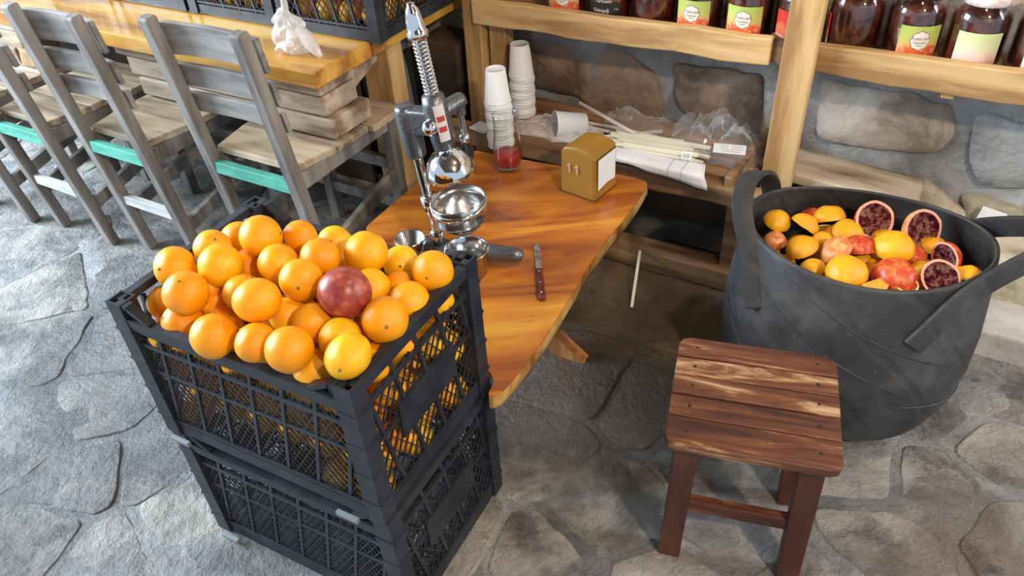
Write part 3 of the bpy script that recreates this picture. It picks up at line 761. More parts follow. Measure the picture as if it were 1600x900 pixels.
# grey barrel and dark box standing between the long table and the shelf post
br = tag(wroot('grey_barrel', -1.66, 1.87, 0), 'grey barrel with black bands in the dark behind the table leg', 'barrel')
GREYB = plain('grey_barrel_plastic', (0.17, 0.19, 0.205), 0.5)
mb = MB(); mb.lathe([(0, 0.004), (0.10, 0.0), (0.122, 0.1), (0.132, 0.3), (0.128, 0.45), (0.115, 0.56), (0.0, 0.565)], 28); mb.build('body', GREYB, br)
for a in (-1.9, -1.2, -0.5, 0.2):
    pts = [(0.0+(r+0.003)*cos(a+dz), (r+0.003)*sin(a+dz), z) for z, r, dz in ((0.05, 0.111, 0.0), (0.12, 0.124, 0.05), (0.2, 0.128, 0.08), (0.3, 0.132, 0.08), (0.4, 0.130, 0.05), (0.5, 0.122, 0))]
    mb = MB(); mb.tube(pts, 0.011, 6); mb.build('band', HOLE, br)
bx = tag(wroot('dark_box', -1.415, 1.97, 0), 'dark brown box in the gap between shelf post and long table', 'box')
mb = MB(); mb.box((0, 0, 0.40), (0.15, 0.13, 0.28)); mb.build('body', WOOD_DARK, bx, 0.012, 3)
mb = MB(); mb.box((0, 0, 0.13), (0.16, 0.13, 0.26)); mb.build('base', HOLE, bx, 0.01, 2)

# ------------------------------------------------------------------ plastic crates
CW, CD, CH = 0.505, 0.358, 0.316
def clipbars(m, w, h, spacing, ang, wid, thick, x0=0.0):
    """parallel bars at an angle from vertical clipped to the rectangle [-w/2,w/2] x [0,h], in the xz plane"""
    t = math.tan(ang); k = int((w+h*abs(t))/spacing)+2
    for i in range(-k, k+1):
        xb = i*spacing+x0   # x at z = h/2
        z0, z1 = 0.0, h
        f = lambda z: xb+(z-h/2)*t
        if abs(t) > 1e-6:
            za, zb = sorted(((-w/2-xb)/t+h/2, (w/2-xb)/t+h/2)); z0, z1 = max(z0, za), min(z1, zb)
        elif abs(xb) > w/2: continue
        if z1-z0 < 0.004: continue
        m.bar((f(z0), 0, z0), (f(z1), 0, z1), wid, thick, (0, 1, 0))
def side_parts(w, long_side):
    fine = MB(); iw = w-0.05; dz = 0.026 if long_side else 0.0; fh = 0.235-dz*0.8
    sp_ = 0.0165 if long_side else 0.0215
    clipbars(fine, iw, fh, sp_, radians(34), 0.0021, 0.003)
    clipbars(fine, iw, fh, sp_, radians(-34), 0.0021, 0.003)
    M = Matrix.Translation((0, 0, 0.028)); fine.v = [tuple(M @ V(p)) for p in fine.v]
    rib = MB(); rb = MB(); clipbars(rb, iw, 0.262-dz, 0.066, radians(13 if long_side else -10), 0.007, 0.007, 0.01)
    rib.add([tuple(M @ V(p)) for p in rb.v], rb.f)
    rib.box((0, 0, 0.165), (iw, 0.006, 0.008)); rib.box((0, 0, 0.254-dz), (iw, 0.008, 0.010))
    rim = MB(); rim.box((0, -0.001, CH-0.010-dz), (w-0.03, 0.016, 0.014)); rim.box((0, -0.006, CH-0.015-dz), (w-0.03, 0.004, 0.022))
    if long_side:
        rim.box((0, 0.0, CH-0.022-dz), (w-0.04, 0.006, 0.03))
        for sx in (-1, 1):
            rim.bar((sx*(w/2-0.018), 0, CH-0.005), (sx*(w/2-0.045), 0, CH-0.005), 0.016, 0.008, (0, 0, 1))
            rim.bar((sx*(w/2-0.043), 0, CH-0.005), (sx*(w/2-0.085), 0, CH-0.030), 0.016, 0.008, (0, 0, 1))
            rim.box((sx*(w/2-0.034), 0, CH-0.025), (0.030, 0.006, 0.036))
    base = MB(); base.box((0, 0, 0.014), (w-0.03, 0.010, 0.028)); base.box((0, -0.004, 0.036), (w-0.04, 0.004, 0.006))
    plate = MB()
    if not long_side: plate.box((0.0, -0.002, 0.155), (0.165, 0.007, 0.075))
    return [('side_mesh', fine), ('side_ribs', rib), ('rim', rim), ('base_rail', base)] + ([('plate', plate)] if not long_side else [])
SIDE = {}
for ls, w in ((True, CW), (False, CD)):
    for nm, m in side_parts(w, ls):
        me = m.mesh('crate_'+nm); me.materials.append(BLACKPL); SIDE[(ls, nm)] = me
pm = MB(); a = 0.017; b_ = 0.013
for (x0, y0, x1, y1) in ((-a, -a, a, -b_), (-a, b_, a, a), (-a, -b_, -b_, b_), (b_, -b_, a, b_)):
    pm.box(((x0+x1)/2, (y0+y1)/2, CH/2), (x1-x0, y1-y0, CH))
for z in (0.05, 0.12, 0.19, 0.26): pm.box((0, 0, z), (2*a+0.004, 2*a+0.004, 0.006))
pm.box((0, 0, 0.10), (2*b_, 2*b_, 0.2))
POST = pm.mesh('crate_post'); POST.materials.append(BLACKPL)
gm = MB()
for i in range(13): gm.box((-CW/2+0.03+i*(CW-0.06)/12, 0, 0.008), (0.004, CD-0.02, 0.006))
for i in range(9): gm.box((0, -CD/2+0.025+i*(CD-0.05)/8, 0.008), (CW-0.02, 0.004, 0.006))
for i in range(4): gm.box((-CW/2+0.08+i*(CW-0.16)/3, 0, 0.007), (0.014, CD-0.02, 0.008))
GRID = gm.mesh('crate_grid'); GRID.materials.append(BLACKPL)
def crate(name, label, loc, rz, group):
    t = empty(name, loc, rz); tag(t, label, 'crate', group)
    for sx in (-1, 1):
        for sy in (-1, 1):
            o = link('corner_post', POST, t); o.location = (sx*(CW/2-a), sy*(CD/2-a), 0)
    for ls, ang, off in ((True, 0, CD/2-0.010), (True, pi, CD/2-0.010), (False, pi/2, CW/2-0.010), (False, -pi/2, CW/2-0.010)):
        for (l2, nm), me in SIDE.items():
            if l2 != ls: continue
            o = link(nm, me, t); o.location = (sin(ang)*off, -cos(ang)*off, 0); o.rotation_euler = (0, 0, ang)
    o = link('floor_grid', GRID, t)
    return t
CR = radians(-30.13)
cl = crate('plastic_crate', 'empty black plastic crate on the stone floor under the crate of oranges', C_C+V((0.004, 0.002, 0.006)), CR, 'stacked black plastic crates')
cu = crate('plastic_crate', 'black plastic crate heaped with oranges, stacked on the empty crate', C_C+V((0, 0, 0.006+CH)), CR, 'stacked black plastic crates')
for t, z in ((cu, 0.004), (cl, 0.006)):
    for x in (-0.205, 0.185):
        mb = MB(); mb.box((x, -CD/2-0.012, z), (0.045, 0.008, 0.010)); mb.build('tab', CLIPGREY, t, 0.001)
# crates on the long table, short side to the front, close together
bc = []
for i, (s, lab) in enumerate(((-1.512, 'black crate of oranges at the right end of the long table'),
                              (-1.885, 'black crate of oranges, middle of those on the long table'),
                              (-2.26, 'black crate of pomegranates above the second chair'),
                              (-2.635, 'black crate of pomegranates above the third chair, at the left edge'))):
    t = crate('plastic_crate', lab, wp(s, 1.545+CW/2, TZ+0.004), WA+pi/2, 'black crates on the long table'); bc.append((s, i))

# ------------------------------------------------------------------ fruit meshes
def fruit_mesh(name, mat, seed, sq=0.96, amp=0.03, seg=24, rings=16):
    mb = MB(); mb.lathe(uvsphere(1.0, seg, rings, sq), seg)
    vs = []
    for p in mb.v:
        v = V(p); k = 1+amp*noise.noise(v*1.3+V((seed, 0, 0)))
        q = v*k
        if v.z > 0.93: q.z -= 0.05*(v.z-0.93)/0.05*0.4
        vs.append(tuple(q))
    mb.v = vs; me = mb.mesh(name); me.materials.append(mat); return me
OME = [fruit_mesh('orange', ORANGE, i*3.7, 0.93+0.03*i, 0.035) for i in range(4)]
nv = MB(); nv.lathe([(0, 0.985), (0.05, 0.985), (0.075, 0.955), (0.08, 0.93)], 8); NAVME = nv.mesh('stem_button'); NAVME.materials.append(NAVEL)
def put_orange(loc, r, label, group, rot=None, stem=True):
    rr = random.Random(int(loc[0]*9973+loc[1]*7919+loc[2]*6101))
    o = link('orange', OME[rr.randrange(4)]); o.location = loc; o.scale = (r, r, r)
    o.rotation_euler = rot or (rr.uniform(0, 6.28), rr.uniform(-1.2, 1.2), rr.uniform(0, 6.28))
    tag(o, label, 'orange', group)
    if stem: link('stem_button', NAVME, o)
    return o
TOP=[(-0.577,1.088,0.644,0.0365),(-0.523,0.987,0.663,0.0365),(-0.478,1.042,0.673,0.0365),(-0.515,1.117,0.659,0.0328),(-0.453,1.094,0.630,0.0331),(-0.419,1.097,0.689,0.0365),(-0.488,1.172,0.636,0.0340),(-0.383,1.040,0.670,0.0335),(-0.364,1.125,0.661,0.0323),(-0.310,1.035,0.681,0.0330),(-0.314,1.158,0.621,0.0337),(-0.238,1.053,0.670,0.0365),(-0.330,0.971,0.684,0.0339),(-0.388,0.923,0.687,0.0365),(-0.499,1.031,0.609,0.0324),(-0.603,1.058,0.593,0.0295),(-0.551,0.992,0.599,0.0346),(-0.469,0.915,0.629,0.0365),(-0.475,0.975,0.602,0.0305),(-0.388,0.868,0.650,0.0314),(-0.358,0.946,0.634,0.0297),(-0.311,0.909,0.646,0.0324),(-0.255,0.925,0.688,0.0410),(-0.228,0.990,0.645,0.0324),(-0.189,1.083,0.622,0.0313),(-0.128,1.018,0.648,0.0346),(-0.189,1.024,0.613,0.0296),(-0.195,0.892,0.656,0.0361),(-0.168,0.965,0.627,0.0361),(-0.262,0.868,0.645,0.0327),(-0.328,0.833,0.662,0.0350),(-0.389,0.896,0.593,0.0333),(-0.453,0.931,0.566,0.0313),(-0.240,0.810,0.662,0.0330),(-0.306,0.849,0.599,0.0352),(-0.131,1.020,0.582,0.0310),(-0.242,0.919,0.613,0.0312),(-0.294,1.099,0.604,0.0333),(-0.436,0.995,0.647,0.0332),(-0.306,1.037,0.617,0.0326),(-0.545,1.049,0.572,0.0304),(-0.190,0.921,0.583,0.0312),(-0.391,0.969,0.591,0.0309),(-0.293,0.901,0.565,0.0298),(-0.598,1.012,0.562,0.0295),(-0.223,0.864,0.597,0.0310)]
FILL=[(-0.613,1.029,0.354),(-0.312,0.854,0.352),(-0.253,0.820,0.352),(-0.552,1.059,0.352),(-0.493,1.024,0.352),(-0.432,0.993,0.352),(-0.373,0.959,0.352),(-0.311,0.923,0.352),(-0.253,0.888,0.352),(-0.553,1.133,0.352),(-0.493,1.095,0.352),(-0.432,1.062,0.352),(-0.371,1.027,0.352),(-0.312,0.992,0.352),(-0.252,0.960,0.352),(-0.193,0.923,0.352),(-0.491,1.167,0.352),(-0.431,1.132,0.352),(-0.372,1.098,0.352),(-0.313,1.064,0.352),(-0.252,1.030,0.352),(-0.191,0.991,0.352),(-0.493,1.235,0.352),(-0.432,1.201,0.352),(-0.372,1.169,0.352),(-0.313,1.133,0.352),(-0.254,1.098,0.352),(-0.193,1.065,0.352),(-0.131,1.030,0.352),(-0.573,1.027,0.409),(-0.513,0.991,0.408),(-0.454,0.956,0.407),(-0.394,0.924,0.407),(-0.333,0.889,0.407),(-0.272,0.855,0.408),(-0.575,1.095,0.405),(-0.512,1.060,0.407),(-0.451,1.028,0.408),(-0.392,0.994,0.408),(-0.333,0.958,0.408),(-0.272,0.923,0.408),(-0.213,0.888,0.407),(-0.512,1.132,0.407),(-0.452,1.097,0.407),(-0.392,1.062,0.407),(-0.332,1.027,0.409),(-0.273,0.992,0.408),(-0.213,0.958,0.409),(-0.513,1.202,0.408),(-0.451,1.167,0.408),(-0.392,1.132,0.408),(-0.333,1.096,0.409),(-0.273,1.062,0.408),(-0.213,1.028,0.407),(-0.152,0.993,0.410),(-0.451,1.239,0.406),(-0.391,1.203,0.408),(-0.332,1.165,0.410),(-0.272,1.131,0.409),(-0.213,1.098,0.409),(-0.153,1.063,0.408),(-0.613,1.030,0.468),(-0.552,0.993,0.464),(-0.491,0.958,0.465),(-0.432,0.924,0.464),(-0.373,0.889,0.462),(-0.313,0.854,0.463),(-0.253,0.820,0.466),(-0.553,1.063,0.464),(-0.491,1.026,0.463),(-0.432,0.993,0.463),(-0.373,0.958,0.463),(-0.313,0.923,0.462),(-0.254,0.889,0.465),(-0.554,1.131,0.460),(-0.491,1.094,0.463),(-0.432,1.061,0.464),(-0.373,1.027,0.466),(-0.312,0.992,0.465),(-0.253,0.959,0.465),(-0.192,0.923,0.465),(-0.491,1.164,0.463),(-0.431,1.130,0.463),(-0.372,1.097,0.465),(-0.313,1.061,0.465),(-0.253,1.027,0.464),(-0.194,0.993,0.464),(-0.491,1.240,0.461),(-0.432,1.205,0.462),(-0.373,1.167,0.465),(-0.312,1.130,0.465),(-0.253,1.095,0.464),(-0.193,1.062,0.463),(-0.129,1.033,0.464),(-0.517,0.987,0.525),(-0.394,0.922,0.520),(-0.335,0.887,0.519),(-0.275,0.854,0.521),(-0.576,1.093,0.521),(-0.510,1.060,0.519),(-0.453,1.022,0.521),(-0.392,0.991,0.521),(-0.334,0.955,0.519),(-0.214,0.888,0.521),(-0.517,1.128,0.517),(-0.453,1.097,0.520),(-0.394,1.063,0.522),(-0.333,1.028,0.521),(-0.273,0.993,0.521),(-0.214,0.956,0.521),(-0.512,1.203,0.515),(-0.449,1.168,0.517),(-0.392,1.131,0.521),(-0.333,1.097,0.522),(-0.274,1.061,0.521),(-0.212,1.025,0.522),(-0.154,0.989,0.520),(-0.453,1.236,0.521),(-0.392,1.205,0.521),(-0.334,1.168,0.521),(-0.273,1.130,0.521),(-0.214,1.095,0.521),(-0.155,1.062,0.520),(-0.554,1.132,0.574),(-0.493,1.097,0.576),(-0.435,1.058,0.577),(-0.373,1.030,0.577),(-0.314,0.984,0.577),(-0.494,1.165,0.569),(-0.433,1.133,0.576),(-0.375,1.098,0.579),(-0.252,1.032,0.579),(-0.493,1.235,0.576),(-0.431,1.203,0.578),(-0.369,1.167,0.580)]
G1 = 'oranges heaped in the crate'
LAB = {0: 'orange at the left corner of the heap, by the rim', 1: 'orange with stem spot on top, second from the left corner of the heap', 2: 'large orange beside the leftmost pair, third along the left side',
 3: 'orange half hidden behind the third orange along the left side', 4: 'shaded orange behind and right of the third orange on the left side', 5: 'topmost orange at the back of the heap',
 6: 'shaded orange behind the topmost one, at its left', 7: 'yellowish orange just below and right of the topmost one', 8: 'orange right of the topmost one, along the back of the heap',
 9: 'orange in the back row, third from the topmost one', 10: 'orange peeping out behind the back row, left of the big rear right one', 11: 'big orange at the rear right, with green stem spot, nearest the steel cup',
 12: 'orange directly left above the pomegranate', 13: 'large shiny orange in the middle of the heap', 14: 'deep-set orange left of the large middle one', 15: 'low orange against the left side of the crate',
 16: 'orange at the left front rim, left of the large front one', 17: 'large orange at the front rim, second from the left', 18: 'deep-set orange above the front rim pair at the left', 19: 'dark-spotted orange below the large middle one',
 20: 'orange below left of the pomegranate, between it and the middle one', 21: 'yellow orange touching the left side of the pomegranate', 23: 'orange peeping out just right of the pomegranate',
 24: 'orange with dark dot right of the big rear right one', 25: 'orange at the right corner of the heap, shaded by the rim', 26: 'orange half hidden below the right corner pair', 27: 'large orange with stem button, right below the pomegranate',
 28: 'orange against the right rim, below the right corner orange', 29: 'orange directly below the pomegranate', 30: 'glossy orange in the front middle of the heap', 31: 'dull orange at the front rim below the dark-spotted one',
 33: 'oval yellow orange with stem button near the front corner', 34: 'big yellow orange at the front rim next to the front corner'}
for i, (x, y, z, r) in enumerate(TOP):
    if i == 22: continue
    rot = None
    if i in (1,): rot = (radians(20), radians(5), 0)
    elif i in (27,): rot = (radians(70), radians(-8), radians(15))
    elif i in (33,): rot = (radians(75), radians(-40), 0)
    elif i in (11,): rot = (radians(60), radians(35), 0)
    elif i in (0,): rot = (radians(50), radians(-40), 0)
    elif i in (7, 24): rot = (radians(65), radians(10), 0)
    o = put_orange((x, y, z), r, LAB.get(i, 'orange deep between the others in the heap, mostly hidden'), G1, rot)
    if i == 33: o.scale = (r*1.08, r*0.95, r*1.18)
for x, y, z in FILL: put_orange((x, y, z), 0.0342, 'orange inside the heaped crate, seen through its lattice side', 'oranges under the heap', None, False)
# pomegranate on the heap
x, y, z, r = TOP[22]
POME = fruit_mesh('pomegranate', POM, 2.2, 0.95, 0.04)
pg = link('pomegranate', POME); pg.location = (x, y, z); pg.scale = (r, r, r); pg.rotation_euler = (radians(-115), radians(20), 0)
tag(pg, 'dark red whole pomegranate lying on top of the heap of oranges', 'pomegranate')
cm = MB()
for i in range(6):
    aa = i*pi/3; cm.add([(0.16*cos(aa-.4), 0.16*sin(aa-.4), 0.9), (0.16*cos(aa+.4), 0.16*sin(aa+.4), 0.9), (0.22*cos(aa), 0.22*sin(aa), 1.22)], [(0, 1, 2)])
cm.lathe([(0.0, 0.98), (0.16, 0.95), (0.19, 0.88)], 12); cm.build('crown', POM, pg)
# fruit in the crates on the long table (front and right side fruits are what shows)
POMS = fruit_mesh('pomegranate', POM, 5.2, 0.95, 0.04, 16, 10)
for s, ci in bc:
    rr = random.Random(40+ci); rad = 0.034 if ci < 2 else 0.042
    cols = int((CD-0.05)/(2*rad)); 
    for row in range(4 if ci < 2 else 3):
        zz = TZ+0.022+rad+row*rad*1.75
        for k in range(cols):
            x = s-(CD-0.05)/2+rad+(k+0.0)*((CD-0.05-2*rad)/(cols-1))+rr.uniform(-.003, .003)
            for dep in range(2 if row < 3 else 3):
                y = 1.545+0.024+rad+dep*rad*1.9+(rad*0.5 if row % 2 else 0)+rr.uniform(0, .006)
                p = wp(x, y, zz+rr.uniform(-.004, .004))
                if dep and ci: continue
                if ci < 2: put_orange(p, rad, 'orange inside the crate at the right end of the long table' if ci == 0 else 'orange inside the middle crate on the long table', 'oranges in the long table crates', None, False)
                else:
                    o = link('pomegranate', POMS); o.location = p; o.scale = (rad,)*3; o.rotation_euler = (rr.uniform(0, 6), rr.uniform(0, 6), 0)
                    tag(o, 'dark red pomegranate inside the crate above the second chair' if ci == 2 else 'dark red pomegranate inside the leftmost crate on the long table', 'pomegranate', 'pomegranates in the long table crates')
    if ci == 0:
        for row in range(4):
            for k in range(2, 6):
                p = wp(s+CD/2-0.024-rad-rr.uniform(0, .004), 1.545+0.03+rad+k*rad*2.05, TZ+0.022+rad+row*rad*1.75)
                put_orange(p, rad, 'orange inside the crate at the right end of the long table', 'oranges in the long table crates', None, False)

# ------------------------------------------------------------------ rubber bucket with squeezed halves
BC = V((0.748, 1.300, 0)); BA = radians(-27); ZR = 0.46
bk = tag(empty('rubber_bucket', BC, BA), 'big black rubber bucket with strap handles, full of squeezed fruit halves', 'bucket')
A0, B0 = 0.245, 0.188
prof = [(0.0, 0.004, 0), (0.55, 0.0, 0), (0.76, 0.010, 0), (0.96, 0.06, 0), (1.06, 0.13, 0), (1.09, 0.20, 0), (1.085, 0.28, 0), (1.06, 0.335, 0), (1.035, 0.39, 0), (1.012, 0.43, 0), (1.0, ZR-0.006, 0), (0.995, ZR, 0)]
def brad(k, z):
    """semi-axes: rounder low down, oval at the rim"""
    f = min(1.0, z/ZR); bb = B0*f**1.5 + 0.232*(1-f**1.5)
    return A0*k, bb*k
def bucket_shell(inner=0.0):
    m = MB(); seg = 64; n = len(prof); vs = []
    pr = prof if not inner else [(max(0, k-inner), z+(inner*0.12 if z < 0.05 else 0), 0) for k, z, _ in prof]
    return pr
outer = [(k, z) for k, z, _ in prof]; inn = [(k-0.035 if k > 0.1 else 0.0, max(z, 0.012)) for k, z, _ in prof][::-1]
full = outer + [(0.975, ZR+0.001)] + inn
mb = MB(); seg = 72; n = len(full); vs_ = []
for k in range(seg):
    aa = 2*pi*k/seg
    for kk, z in full:
        ra, rb = brad(kk, z); w = 1+0.006*noise.noise(V((cos(aa)*2.2, sin(aa)*2.2, z*7)))
        dz = 0.010*cos(2*aa)*(max(0, z-0.2)/0.26)
        vs_.append((ra*cos(aa)*w, rb*sin(aa)*w, z+dz))
fs_ = [(k*n+i, ((k+1) % seg)*n+i, ((k+1) % seg)*n+i+1, k*n+i+1) for k in range(seg) for i in range(n-1)]
mb.add(vs_, fs_, True); mb.build('body', RUBBER, bk)
def on_body(aa, z, out=0.004):
    ks = [(z_, k_) for k_, z_ in outer]
    for (z0, k0), (z1, k1) in zip(ks, ks[1:]):
        if z0 <= z <= z1 and z1 > z0: kk = k0+(k1-k0)*(z-z0)/(z1-z0); break
    else: kk = 1.0
    ra, rb = brad(kk, z); dz = 0.010*cos(2*aa)*(max(0, z-0.2)/0.26)
    return V((ra*cos(aa)*(1+out/ra), rb*sin(aa)*(1+out/rb), z+dz))
# seams where the rubber sheets overlap
for a0, a1, z0, z1 in ((-2.6, -0.9, 0.42, 0.20), (-1.9, -0.4, 0.41, 0.24), (-2.9, -1.7, 0.30, 0.10), (-1.3, 0.2, 0.20, 0.12)):
    pts = [on_body(a0+(a1-a0)*i/16, z0+(z1-z0)*i/16, 0.001) for i in range(17)]
    m2 = MB(); m2.tube(pts, [0.0005+0.0012*sin(pi*i/16) for i in range(17)], 6); m2.build('seam', RUBBER, bk)
def handle(pts, wdir, w):
    c = chaikin(pts, 3); m2 = MB(); m2.ribbon(c, [wdir]*len(c), w, 0.010)
    return m2.build('handle', RUBBER, bk, 0.002, 2)
# left loop: strap running up from the near outside, over, and down on the far side
lo = [on_body(radians(228), 0.33, 0.006), on_body(radians(222), 0.39, 0.008), on_body(radians(214), 0.435, 0.010)]
lo += [V((-0.238, -0.088, 0.480)), V((-0.254, -0.060, 0.520)), V((-0.254, 0.0, 0.540)), V((-0.238, 0.070, 0.525)), V((-0.215, 0.108, 0.480))]
lo += [on_body(radians(144), 0.43, 0.010), on_body(radians(141), 0.36, 0.008), on_body(radians(140), 0.28, 0.006)]
handle(lo, (0.96, 0.15, 0.1), 0.042)
ro = [on_body(radians(-62), 0.345, 0.006), on_body(radians(-54), 0.39, 0.008), on_body(radians(-45), 0.435, 0.010)]
ro += [V((0.245, -0.085, 0.475)), V((0.290, -0.060, 0.505)), V((0.318, 0.0, 0.515)), V((0.296, 0.055, 0.505)), V((0.245, 0.085, 0.475))]
ro += [on_body(radians(40), 0.425, 0.010), on_body(radians(46), 0.36, 0.008)]
handle(ro, (-0.35, 0.0, 0.95), 0.044)
# halves -----------------------------------------------------------------------------------
def half_meshes(name, rind, edge, inside, th=0.10, seed=0.0, squash=0.8, hollow=0.55):
    def deform(m):
        vs = []
        for p in m.v:
            v = V(p); k = 1+0.07*noise.noise(V((v.x*1.4+seed, v.y*1.4, v.z*1.4)))
            vs.append((v.x*k, v.y*k, v.z*k+0.05*noise.noise(V((v.x*2, v.y*2, seed)))))
        m.v = vs; return m
    pomg = 'pome' in name
    r = MB(); r.lathe([(sin(pi/2*i/9) if i else 0, -cos(pi/2*i/9)*squash) for i in range(10)], 22)
    e = MB(); e.lathe([(1.0, 0.0), (0.99, 0.012), (1-th*0.5, 0.02), (1-th, 0.0)], 22)
    q = MB(); q.lathe([(1-th, 0.0)]+[((1-th)*cos(pi/2*i/9), -hollow*sin(pi/2*i/9)) for i in range(1, 9)]+[(0.0, -hollow)], 30)
    if pomg: q.v = [(x, y, z+(0.16*noise.noise(V((x*3.4+seed, y*3.4, 2)))+0.10*noise.noise(V((x*9, y*9, seed))))*(x*x+y*y < (0.97*(1-th))**2)) for x, y, z in q.v]
    else: q.v = [(x, y, z+0.05*cos(9*atan2(y, x))*(0.05 < x*x+y*y < (0.97*(1-th))**2)) for x, y, z in q.v]
    out = []
    for nm, m, mt in (('rind', r, rind), ('rind_edge', e, edge), ('flesh', q, inside)):
        me = deform(m).mesh(name+'_'+nm); me.materials.append(mt); out.append((nm, me))
    return out
HO = [half_meshes('orange_half', PEELY, PITH, PULP, 0.13, s*2.1, 0.85, 0.5) for s in range(3)]
HR = [half_meshes('pomegranate_half', POMRED, PITHPINK, POMIN, 0.14, s*2.7+1, 0.9, 0.35) for s in range(2)]
HP = [half_meshes('pomegranate_half', POMPALE, PITHPINK, POMIN, 0.14, s*2.7+4, 0.9, 0.35) for s in range(2)]
def put_half(kind, loc, r, up, label, group, spin=0.0):
    parts = kind; nm = parts[0][1].name.split('_rind')[0]
    t = empty(nm, loc); q = V(up).normalized().to_track_quat('Z', 'Y')
    t.rotation_mode = 'QUATERNION'; t.rotation_quaternion = q; t.scale = (r, r, r)
    for n_, me in parts: link(n_, me, t)
    tag(t, label, 'orange half' if 'orange' in nm else 'pomegranate half', group); return t
# (zoomed x, y, r, kind, cut-face direction, height, label)
def bz(x, y, z): return pz(1180+x*0.2375, 270+y*0.2375, z)
DN = (0.1, 0.15, -1); CAMD = (0.05, -0.75, 0.65)
HL = [
 (155, 300, 92, 'O', (-0.2, 0.2, -1), 0.425, 'squeezed orange half at the left rim of the bucket, tip up'),
 (340, 325, 98, 'O', (-0.6, -0.2, -0.8), 0.425, 'leaning squeezed orange half, second from the left rim of the bucket'),
 (480, 270, 110, 'O', (0.1, -0.5, -0.85), 0.425, 'squeezed orange half at the back with its torn brown edge showing'),
 (300, 475, 108, 'O', (0.35, -0.2, -0.9), 0.43, 'yellow orange half domed up near the left front of the bucket'),
 (130, 435, 75, 'P', DN, 0.40, 'reddish fruit half low against the left side of the bucket'),
 (600, 390, 105, 'O', (0.3, 0.4, -0.8), 0.42, 'orange half behind the red and pale pomegranate halves'),
 (515, 505, 122, 'P', (0.7, -0.3, -0.7), 0.43, 'pale peach pomegranate half in the middle left of the bucket'),
 (685, 470, 110, 'R', (0.0, -0.35, -0.9), 0.44, 'red pomegranate half overlapping the pale one, cut side down'),
 (765, 315, 138, 'R', (0.05, -0.8, 0.6), 0.43, 'pomegranate half at the back showing its dark empty seed chambers'),
 (1075, 370, 134, 'P', (0.15, -0.85, 0.5), 0.435, 'pomegranate half with pale pink rim, propped at the back right'),
 (920, 465, 130, 'O', DN, 0.455, 'smooth domed orange half in the centre of the bucket, highest of all'),
 (605, 630, 136, 'O', DN, 0.455, 'oval yellow orange half at the front rim, left of the big red dome'),
 (920, 655, 140, 'R', DN, 0.45, 'big red pomegranate dome at the front of the bucket'),
 (1100, 625, 72, 'O', DN, 0.42, 'small yellow piece of orange between the red dome and the right red half'),
 (1275, 550, 108, 'R', (-0.9, -0.3, 0.0), 0.44, 'orange-red pomegranate half at the right, its cut side turned left'),
 (1395, 660, 105, 'O', (-0.1, -0.45, -0.8), 0.435, 'flat yellow orange half at the right rim of the bucket'),
 (1200, 705, 130, 'R', (0.0, -0.6, 0.8), 0.435, 'broken pomegranate half lying open at the right front rim'),
 (985, 745, 80, 'O', (0, -0.2, 1), 0.435, 'orange half showing white pith at the front rim'),
 (445, 425, 62, 'O', DN, 0.415, 'small piece of orange half behind the left front dome'),
 (385, 620, 85, 'O', DN, 0.42, 'orange half low at the front left rim'),
 (1050, 530, 80, 'R', DN, 0.42, 'dark red piece just right of the central orange dome'),
 (780, 600, 80, 'O', DN, 0.405, 'orange half deep between the oval one and the red dome'),
]
cnt = 0
for x, y, r, kd, up, z, lab in HL:
    p = bz(x, y, z); dep = (p-V((0, 0, CAM_H))).dot(FW); rad = min(0.043, r*0.2375*dep/FPX)
    k = {'O': HO, 'R': HR, 'P': HP}[kd]; cnt += 1
    u = V(up).normalized()
    put_half(k[cnt % len(k)], p - V((0, 0, 0))+u*rad*0.35, rad, up, lab, 'squeezed fruit halves in the bucket')
# wedge of orange on the rim
wdg = MB(); wdg.lathe([(sin(pi*i/8) if 0 < i < 8 else 0, -cos(pi*i/8)) for i in range(9)], 10, None, True, 0, radians(75))
wm = wdg.build('rind', PEELY); 
w0 = empty('orange_wedge', bz(780, 705, 0.45)); w0.scale = (0.030,)*3; w0.rotation_euler = (0, radians(90), radians(200)); wm.parent = w0
wf = MB(); c8 = [(0.98*sin(pi*i/8), -0.98*cos(pi*i/8)) for i in range(9)]
for aa in (0, radians(75)): wf.add([(0, 0, -0.9)]+[(x*cos(aa), x*sin(aa), z) for x, z in c8], [(0, i, i+1) for i in range(1, 9)])
wf.build('flesh', PULP, w0); tag(w0, 'flat yellow orange wedge on the front rim of the bucket', 'orange wedge', 'squeezed fruit halves in the bucket')
rr = random.Random(3)
for i in range(44):
    aa = rr.uniform(0, 6.28); q = sqrt(rr.random())*0.78; zz = rr.choice((0.30, 0.355, 0.39))
    p = Matrix.Translation(BC) @ Euler((0, 0, BA)).to_matrix().to_4x4() @ V((A0*q*cos(aa), B0*q*sin(aa), zz))
    k = rr.choice((HO[0], HO[1], HR[0], HO[2])); 
    put_half(k, p, 0.037, (rr.uniform(-.6, .6), rr.uniform(-.6, .6), rr.choice((-1, -1, 1))), 'fruit half lower down in the bucket, seen between the top ones' , 'lower fruit halves in the bucket')

# ------------------------------------------------------------------ citrus press on the low table
P0 = pz(692, 388, ZT+0.02); P0.z = ZT
jr = empty('citrus_press', P0); jr.rotation_euler = (0, radians(-6), radians(0))
tag(jr, 'chrome and grey hand lever citrus press standing on the low table', 'juicer')
JD = V((cos(radians(-30)), sin(radians(-30)), 0)); JQ = V((-JD.y, JD.x, 0)); AX = JD*0.080
HB = 0.018
